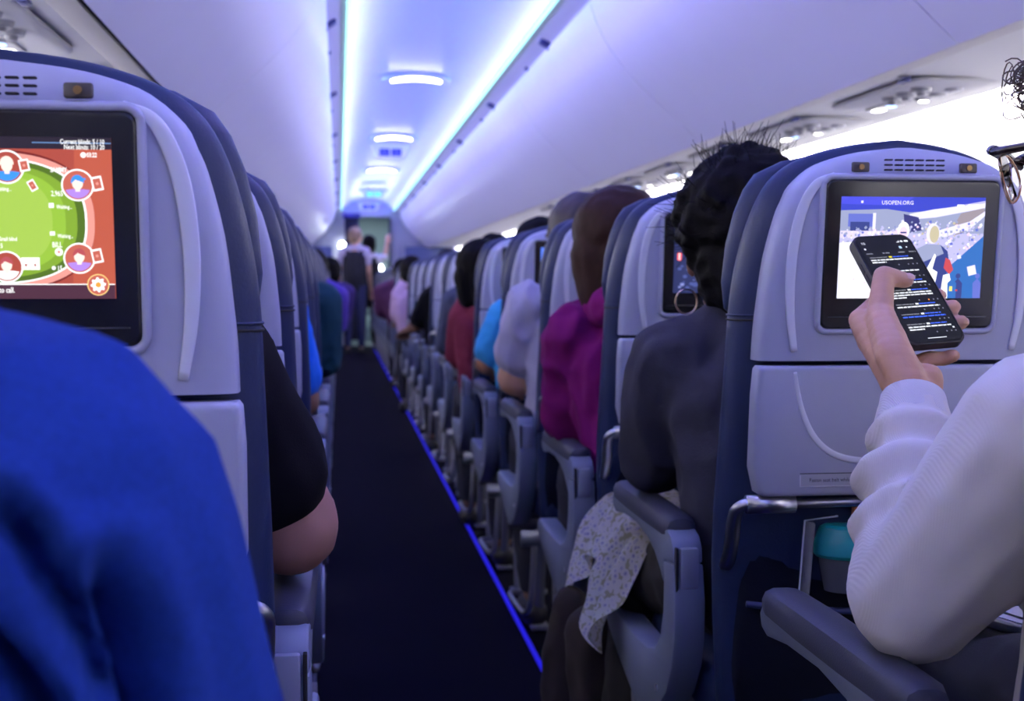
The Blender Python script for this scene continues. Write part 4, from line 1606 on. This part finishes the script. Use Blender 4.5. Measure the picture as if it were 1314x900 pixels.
a.text('9:32', -.0295, .0640, .0042, wt, bold=.00006)
for k in range(4):
    a.rect(.017 + k * .0011, .0645, .0177 + k * .0011, .0655 + k * .0006, wt)
a.rect(.0225, .0648, .0255, .0672, wt)
a.poly([(x + .0300, z + .0660) for x, z in rrect(.0052, .0026, .0008, 3)], wt)
a.disc(-.0285, .0570, .0014, wt, n=12)
a.rect(.0165, .0555, .0200, .0590, glow('phone_icon', (.5, .7, .9), 1.3))
a.disc(.0265, .0572, .0010, wt, n=10)
for x in (-.0262, -.0050, .0160, .0300):
    words_line(x - .004, x + .005, .0500, .0019, gt)
z = .0440
blocks = [(1, 2), (0, 2), (1, 1), (1, 3), (1, 1), (1, 1), (1, 2)]
for nb, (hasb, nl) in enumerate(blocks):
    words_line(-.0285, -.006, z, .0016, gt)
    if hasb:
        a.rect(-.0035, z - .0011, .0005, z + .0011, yt if nb in (0, 2) else wt)
        words_line(.0015, .022, z, .0017, bt)
    z -= .0037
    for q in range(nl):
        words_line(-.0285, .026 if q < nl - 1 or nl == 1 else -.010 + .008 * (nb % 3), z, .0021, bt if nb == 5 else wt)
        z -= .0034
    z -= .0012
    for x in (.004, .0165, .0225, .0280):
        a.disc(x, z, .0010, ot if (nb == 3 and x == .0165) else gt, n=8)
    z -= .0055 if nl < 3 else .0048
a.rect(-.0120, -.0715, .0120, -.0706, wt)
a.rect(.026, -.0600, .0285, -.0580, wt)
a.build('phone_display', t, (0, -.0062, 0))
bm = bmesh.new()
add_box(bm, (-.0392, 0, .035), (.0012, .003, .012), .0005, 1)
add_box(bm, (-.0392, 0, .020), (.0012, .003, .012), .0005, 1)
bobj('side_buttons', bm, mat('phone_case_rubber', (.012, .012, .016), .45), t)

# ------------------------------------------------------------------ right-hand passengers
GREYW = cloth('charcoal_wool', (.036, .036, .058), .95, bump=.8, bscale=350)


def curls(P, R):
    r4 = random.Random(4)
    L = [('s', P(0, -.030, .045), .113, (.90, 1.0, .95), R), ('s', P(.005, -.05, -.03), .090, (.92, .9, 1), R), ('c', P(.01, -.05, -.05), .070, P(.03, -.045, -.135), .045)]
    for k in range(190):
        a, b = r4.uniform(-PI, PI), r4.uniform(-.5, 1.4)
        v = Vector((math.cos(a) * math.cos(b), math.sin(a) * math.cos(b), math.sin(b)))
        if v.y > .45:
            continue
        L.append(('s', P(v.x * .100, -.030 + v.y * .108, .045 + v.z * .102), r4.uniform(.006, .012), (1, 1, 1), R))
    return L


b1, P1, o1 = seated('passenger with bushy black hair and charcoal wool top leaning into the aisle', RX - .02, 1.54, skin=SKIN_D, top=GREYW, topname='wool_top', hair='curly', hair_extra=curls,
                    chest=(.635, 1.87, .82), neck=(.63, 1.90, .95), shL=(.512, 1.93, .872), shR=(.83, 1.90, .89), elL=(.487, 2.0, .728), elR=(.87, 1.97, .71), wrL=(.57, 2.19, .70), head=(.612, 1.945, 1.045), face=(.12, .99, -.15),
                    arm_r=(.078, .056, .047, .036), fold=folds(15, .009, (1, 1, .7), 4), skirt=True, legname='skirt', legs=mat('dark_skirt', (.005, .0035, .004), .85, noise=.6, nscale=30), voxel=.006,
                    knL=(.545, 2.20, .505), anL=(.525, 2.16, .10))
bm = bmesh.new()
r5 = random.Random(9)
for k in range(420):
    a_, b_ = r5.uniform(-PI, PI), r5.uniform(-.5, 1.45)
    v = Vector((math.cos(a_) * math.cos(b_), math.sin(a_) * math.cos(b_), math.sin(b_)))
    if v.y > .5:
        continue
    st_ = P1(v.x * .090, -.030 + v.y * .100, .045 + v.z * .092) - o1
    side_ = Vector((r5.uniform(-1, 1), r5.uniform(-1, 1), r5.uniform(-.4, 1))).normalized()
    L_ = r5.uniform(.022, .044)
    add_tube(bm, [st_ + v * L_ * q + side_ * L_ * .6 * q * q for q in (0, .33, .66, 1)], [.0007, .0006, .0005, .0003], 4)
bobj('loose_hair_strands', bm, HAIR_B, b1, smooth=True)
tube('hoop_earring', [(P1(-.086, .006, -.075) - o1 + V(.0 + .017 * math.cos(a), 0, .019 * math.sin(a))) for a in np.linspace(0, 2 * PI, 25)[:-1]], .0014, mat('earring_gold', (.85, .65, .45), .3, metal=1), b1, 6, closed=True)
tube('hair_clip', [(.566, 1.79, .985) - o1, (.584, 1.785, .990) - o1] if False else [V(.553, 1.835, .9905) - o1, V(.585, 1.830, .9965) - o1], .0055, mat('clip_tan', (.70, .34, .14), .35), b1, 8)

HOOD = cloth('magenta_fleece', (.15, .006, .105), .95, bump=.6, bscale=300)
b2, P2, o2_ = seated('passenger with dark brown bobbed hair and a magenta hooded fleece', RX - .03, 2.33, skin=SKIN_T, top=HOOD, topname='hooded_fleece', hair='bob', hairm=HAIR_BR,
                     chest=(.62, 2.66, .82), neck=(.615, 2.69, .955), shL=(.505, 2.72, .885), shR=(.80, 2.69, .90), elL=(.495, 2.78, .71), wrL=(.57, 2.92, .70), head=(.592, 2.745, 1.050), face=(.15, .98, -.12),
                     arm_r=(.075, .064, .055, .04), fold=folds(16, .012, (1, 1, .6), 8))
blob('hood', [('c', V(.535, 2.71, .935), .038, V(.56, 2.64, .950), .048), ('c', V(.56, 2.64, .950), .048, V(.62, 2.61, .952), .052), ('c', V(.62, 2.61, .952), .052, V(.69, 2.66, .945), .042), ('c', V(.62, 2.60, .95), .052, V(.61, 2.58, .87), .055)], HOOD, b2, .007, 8, folds(20, .008, seed=2), o2_)
LG = cloth('light_grey_cotton', (.42, .40, .50), .9)
seated('passenger in a light grey tee, bare upper arm out beside the armrest', RX - .04, 3.12, skin=SKIN_L, top=LG, topname='grey_tee', hair='short', hairm=mat('mid_brown_hair', (.016, .008, .008), .6, noise=.4, nscale=80), sleeve=.62,
       chest=(.65, 3.44, .84), neck=(.65, 3.47, .985), shL=(.517, 3.48, .925), elL=(.478, 3.52, .742), wrL=(.56, 3.74, .70), head=(.648, 3.50, 1.105), arm_r=(.078, .066, .052, .036), fold=folds(17, .011, (1, 1, .6), 5))
CY = cloth('sky_blue_cotton', (.05, .38, .75), .85)
seated('passenger in a sky blue tee with tanned forearm on the armrest', RX - .03, 3.91, skin=mat('orange_tan_skin', (.42, .19, .10), .5, noise=.1), top=CY, topname='sky_blue_tee', hair='short', sleeve=.70,
       chest=(.63, 4.22, .82), shL=(.545, 4.24, .88), elL=(.482, 4.26, .735), wrL=(.56, 4.46, .70), head=(.65, 4.26, 1.075), arm_r=(.07, .052, .046, .036))
MR = cloth('maroon_knit', (.17, .022, .05), .9)
seated('passenger with long black hair and maroon sleeve leaning towards the aisle', RX - .07, 4.70, skin=SKIN_T, top=MR, topname='maroon_sweater', hair='bob', lean_x=-.07,
       shL=(.475, 5.02, .865), elL=(.455, 5.08, .72), head=(.545, 5.04, 1.015), face=(.1, .98, -.1))
seated('passenger far right with a black sleeve and brown forearm in the aisle', RX - .05, 7.07, skin=SKIN_T, top=cloth('black_cotton', (.003, .003, .005), .9), topname='black_tee', hair='short', sleeve=.8, lean_x=-.04,
       shL=(.50, 7.38, .90), elL=(.435, 7.40, .76), wrL=(.40, 7.60, .72), head=(.62, 7.42, 1.05), voxel=.009)
seated('passenger far right in a pale pink shirt with black hair, beyond the black sleeve', RX - .10, 9.44, skin=SKIN_T, top=cloth('pale_pink_cotton', (.62, .42, .60), .85), topname='pink_shirt', hair='short', lean_x=-.09,
       shL=(.44, 9.75, .90), elL=(.42, 9.78, .76), wrL=(.45, 9.98, .70), head=(.535, 9.79, 1.06), voxel=.010)
seated('dark-haired passenger with only the top of the head over the sixth right seat', RX - .02, 5.49, skin=SKIN_T, top=cloth('slate_cotton', (.06, .07, .12), .9), topname='slate_shirt', hair='short', head=(.685, 5.82, 1.08), voxel=.010)
seated('farthest dark-haired passenger on the right near the far doorway', RX - .08, 11.81, skin=SKIN_D, top=cloth('plum_cotton', (.09, .03, .08), .9), topname='plum_shirt', hair='short', lean_x=-.08, head=(.58, 12.15, 1.08), voxel=.012)

# floral scarf over the knees of the bushy-haired passenger
r6 = random.Random(6)
FLOR = bpy.data.materials.new('floral_print')
FLOR.use_nodes = True
nt = FLOR.node_tree
bsdf = nt.nodes['Principled BSDF']
bsdf.inputs['Roughness'].default_value = .85
tc = nt.nodes.new('ShaderNodeTexCoord')
vo = nt.nodes.new('ShaderNodeTexVoronoi')
vo.inputs['Scale'].default_value = 90
no = nt.nodes.new('ShaderNodeTexNoise')
no.inputs['Scale'].default_value = 120
no.inputs['Detail'].default_value = 5
ad = nt.nodes.new('ShaderNodeMath')
ad.operation = 'MULTIPLY_ADD'
ad.inputs[1].default_value = .55
nt.links.new(tc.outputs['Object'], vo.inputs['Vector'])
nt.links.new(tc.outputs['Object'], no.inputs['Vector'])
nt.links.new(no.outputs['Fac'], ad.inputs[0])
nt.links.new(vo.outputs['Distance'], ad.inputs[2])
cr = nt.nodes.new('ShaderNodeValToRGB')
cr.color_ramp.interpolation = 'LINEAR'
el_ = cr.color_ramp.elements
el_[0].position, el_[0].color = .30, (.16, .14, .40, 1)
el_[1].position, el_[1].color = .58, (.80, .77, .74, 1)
for p_, c_ in ((.46, (.78, .75, .74, 1)), (.52, (.30, .28, .50, 1)), (.93, (.80, .77, .72, 1)), (.99, (.50, .48, .30, 1))):
    e_ = el_.new(p_)
    e_.color = c_
nt.links.new(ad.outputs[0], cr.inputs['Fac'])
nt.links.new(cr.outputs['Color'], bsdf.inputs['Base Color'])
sc_o = V(.50, 2.2, 0)
bm = bmesh.new()
SP = spline([(.62, .612), (.57, .618), (.525, .606), (.490, .575), (.462, .530), (.440, .480), (.424, .435), (.412, .390)], 5)
rows_ = []
NU = 46
for iu in range(NU):
    u = iu / (NU - 1)
    Y_ = 2.06 + .36 * u
    cut = .82 + .18 * math.sin(u * 7.0 + .5)       # uneven hem
    row = []
    for iv in range(34):
        v = iv / 33 * cut
        q = v * (len(SP) - 1)
        a_ = min(int(q), len(SP) - 2)
        x_ = SP[a_][0] + (SP[a_ + 1][0] - SP[a_][0]) * (q - a_)
        z_ = SP[a_][1] + (SP[a_ + 1][1] - SP[a_][1]) * (q - a_)
        amp = .004 + .016 * v
        o_ = amp * math.sin(Y_ * 62 + v * 5 + 2 * mnoise.noise(V(Y_ * 5, v * 3, 1))) + .010 * mnoise.noise(V(Y_ * 18, v * 5, 4))
        row.append(V(x_ - o_ * .85, Y_ + .012 * math.sin(v * 9 + u * 4), z_ + o_ * .4) - sc_o)
    rows_.append(row)
G_ = [[bm.verts.new(p_) for p_ in row] for row in rows_]
for a_ in range(NU - 1):
    for b_ in range(33):
        bm.faces.new((G_[a_][b_], G_[a_ + 1][b_], G_[a_ + 1][b_ + 1], G_[a_][b_ + 1]))
bmesh.ops.solidify(bm, geom=bm.faces[:], thickness=.0025)
sc_ = bobj('floral_scarf', bm, FLOR, None, smooth=True)
sc_.location = sc_o
tag(sc_, 'pale floral printed scarf draped over the knee in the aisle', 'scarf')
# handbag-dark cloth hanging under it
sc2 = blob('dark_coat', [('c', V(.42, 2.37, .40), .035, V(.41, 2.36, .25), .045), ('c', V(.41, 2.36, .25), .045, V(.44, 2.30, .06), .055), ('c', V(.44, 2.28, .38), .04, V(.46, 2.22, .07), .06)], mat('dark_brown_cloth', (.020, .012, .010), .9, noise=.5, nscale=40), None, .008, 5, folds(18, .008, (1, 1, .5), 6), V(.43, 2.3, 0))
tag(sc2, 'dark brown coat hanging to the floor below the floral scarf', 'coat')

# ------------------------------------------------------------------ left-hand passengers
BT = cloth('black_tee_cotton', (.0025, .002, .005), .92)
seated('passenger in a black tee whose bare elbow juts into the aisle at left', LX, 1.03, skin=mat('rosy_tan_skin', (.36, .18, .14), .5, noise=.12, nscale=25, bump=.2, bscale=300), top=BT, topname='black_tee', hair='short', sleeve=.66,
       chest=(-.26, 1.38, .84), shR=(-.150, 1.39, .915), elR=(-.055, 1.43, .735), wrR=(-.13, 1.66, .71), arm_r=(.082, .066, .055, .036), head=(-.30, 1.42, 1.09), fold=folds(10, .003, (1, 1, 1), 2))
seated('passenger in a bright blue tee on the left, forearm by the aisle', LX, 2.61, skin=SKIN_T, top=cloth('bright_blue_cotton', (.01, .16, .75), .8), topname='bright_blue_tee', hair='short', sleeve=.72, fat=.95,
       shR=(-.125, 2.92, .925), elR=(-.082, 2.96, .735), wrR=(-.12, 3.12, .71), head=(-.28, 2.95, 1.08))
seated('passenger in a dark teal sleeve bulging into the aisle on the left', LX + .02, 4.19, skin=SKIN_T, top=cloth('dark_teal_cotton', (.012, .05, .075), .9), topname='teal_jacket', hair='short',
       chest=(-.20, 4.50, .84), neck=(-.2, 4.5, .985), shR=(-.065, 4.52, .925), elR=(-.058, 4.56, .735), wrR=(-.12, 4.75, .71), arm_r=(.078, .068, .055, .036), head=(-.25, 4.55, 1.08))
seated('passenger in a purple top leaning out on the left, far along the aisle', LX + .06, 7.35, skin=SKIN_T, top=cloth('purple_cotton', (.09, .05, .35), .85), topname='purple_top', hair='short', lean_x=.08,
       shR=(.0, 7.68, .92), elR=(.0, 7.72, .75), head=(-.15, 7.70, 1.06), voxel=.010)
seated('dark-haired passenger leaning into the aisle, farthest back on the left', LX + .08, 10.51, skin=SKIN_T, top=cloth('dark_violet_cotton', (.05, .03, .14), .85), topname='violet_top', hair='short', lean_x=.10,
       head=(-.07, 10.86, 1.07), voxel=.012)
# jeans-clad leg resting out in the aisle on the left is part of the bright blue passenger's row mate bag
bg = blob('denim_bag', [('c', V(-.055, 3.20, .50), .06, V(-.05, 3.42, .49), .055), ('c', V(-.06, 3.22, .40), .055, V(-.055, 3.42, .40), .055)], cloth('light_denim', (.20, .24, .55), .8), None, .008, 5, folds(18, .005), V(-.05, 3.3, 0)) if False else None

# ------------------------------------------------------------------ cabin crew at the far doorway
def standing(label, x, y, fy, h, arms, **k):
    q = h / 1.70
    J = dict(hip=(x, y, .92 * q), chest=(x, y + .01, 1.26 * q), neck=(x, y + .01, 1.43 * q), head=(x + .02, y + .03, 1.575 * q), face=fy,
             shL=(x - .165, y, 1.375 * q), shR=(x + .165, y, 1.375 * q), knL=(x - .09, y + .02, .50 * q), knR=(x + .09, y + .0, .50 * q), anL=(x - .10, y - .02, .10), anR=(x + .09, y + .02, .10))
    J.update(arms)
    return figure(label, J, voxel=.010, **k)


VEST = cloth('charcoal_waistcoat', (.016, .016, .025), .85)
standing('blond cabin attendant in a grey waistcoat standing in the aisle', .215, 18.3, (.6, .8, 0), 1.76, dict(elL=(.0, 18.32, 1.14), wrL=(.02, 18.42, .92), elR=(.41, 18.30, 1.14), wrR=(.44, 18.36, .90)),
         skin=SKIN_L, top=cloth('pale_lilac_shirt', (.42, .38, .48), .8), topname='pale_shirt', vest=VEST, legs=cloth('slate_blue_trousers', (.03, .035, .10), .85), sleeve=.55, hair='short', hairm=HAIR_BL)
standing('dark-haired cabin attendant with one white sleeve raised to the door post', .42, 19.2, (.1, 1, 0), 1.66, dict(elL=(.22, 19.2, 1.1), wrL=(.25, 19.35, .9), elR=(.66, 19.2, 1.36), wrR=(.70, 19.24, 1.56), hdR=(.1, .2, 1)),
         skin=mat('warm_skin', (.65, .36, .22), .5), top=cloth('white_shirt', (.70, .66, .72), .8), topname='white_shirt', vest=cloth('black_waistcoat', (.01, .01, .014), .85), legs=cloth('black_trousers', (.010, .009, .012), .9), sleeve=.95, hair='bob', skirt=False)

# ------------------------------------------------------------------ small things near the white sweater
# round food tub in the seat pocket
t = thing('food_tub', 'clear round tub with a teal lid tucked in the seat pocket', 'container', (.668, 1.600, .600))
bm = bmesh.new()
add_loft(bm, [[(r_ * math.cos(a), r_ * .62 * math.sin(a), z_) for a in np.linspace(0, 2 * PI, 41)[:-1]] for z_, r_ in ((-.0, .040), (.004, .052), (.045, .060), (.05, .061))])
bobj('tub_body', bm, mat('smoky_plastic', (.10, .11, .14), .12, coat=.5), t, auto=.7)
bm = bmesh.new()
add_loft(bm, [[(r_ * math.cos(a), r_ * .62 * math.sin(a), z_) for a in np.linspace(0, 2 * PI, 41)[:-1]] for z_, r_ in ((.048, .062), (.052, .0655), (.066, .0655), (.072, .063), (.086, .058), (.090, .050))])
bobj('tub_lid', bm, mat('teal_plastic', (.01, .30, .33), .35), t, auto=.5)
bm = bmesh.new()
add_loft(bm, [[(x, .02, z_) for x, z_ in rrect(.028, .03, .008, 4, .0, .105)], [(x, -.01, z_) for x, z_ in rrect(.032, .034, .008, 4, .0, .105)]])
bobj('paper_label', bm, mat('orange_label', (.50, .16, .07), .6), t)
# clear bag edge beside it
g = thing('plastic_bag', 'thin clear plastic bag edge showing beside the teal-lidded tub', 'bag', (.588, 1.600, .590))
bm = bmesh.new()
add_loft(bm, [[(-.010 + .012 * q, -.012 + .02 * math.sin(q * 9), -.005), (-.002 + .012 * q, -.012 + .02 * math.sin(q * 9), .105)] + [(-.0015 + .012 * q, -.010 + .02 * math.sin(q * 9), .105), (-.0095 + .012 * q, -.010 + .02 * math.sin(q * 9), -.005)] for q in (0, .3, .6, 1)])
bobj('bag_film', bm, mat('bag_film', (.55, .57, .62), .15, alpha=.35), g)
bm = bmesh.new()
add_tube(bm, [(-.011, -.012, -.005), (-.003, -.012, .107), (.04, -.014, .112)], .0012, 6)
bobj('bag_edge', bm, mat('bag_edge', (.6, .62, .66), .3), g)
# seat belt buckle on the lap
t = thing('seat_belt', 'silver seat belt buckle on the lap of the person in the cream sweater', 'seat belt', (.665, 1.235, .665))
R_ = Euler((.35, .25, -.5)).to_matrix().to_4x4()
bm = bmesh.new()
add_box(bm, (0, 0, 0), (.062, .052, .016), .005, 3, R_)
bk = bobj('buckle', bm, CHROME, t, auto=.6)
bm = bmesh.new()
add_box(bm, tuple(R_ @ V(.0, .004, .0085)), (.046, .034, .004), .0015, 2, R_)
bobj('buckle_flap', bm, CHROME, bk, auto=.6)
bm = bmesh.new()
P_ = [R_ @ V(x_, 0, z_) for x_, z_ in ((-.12, -.07), (-.07, -.020), (-.03, 0), (.03, 0), (.07, -.015), (.12, -.06))]
add_tube(bm, P_, .024, 10, flat=.06)
bobj('webbing', bm, mat('belt_webbing', (.02, .03, .10), .8), t, smooth=False)
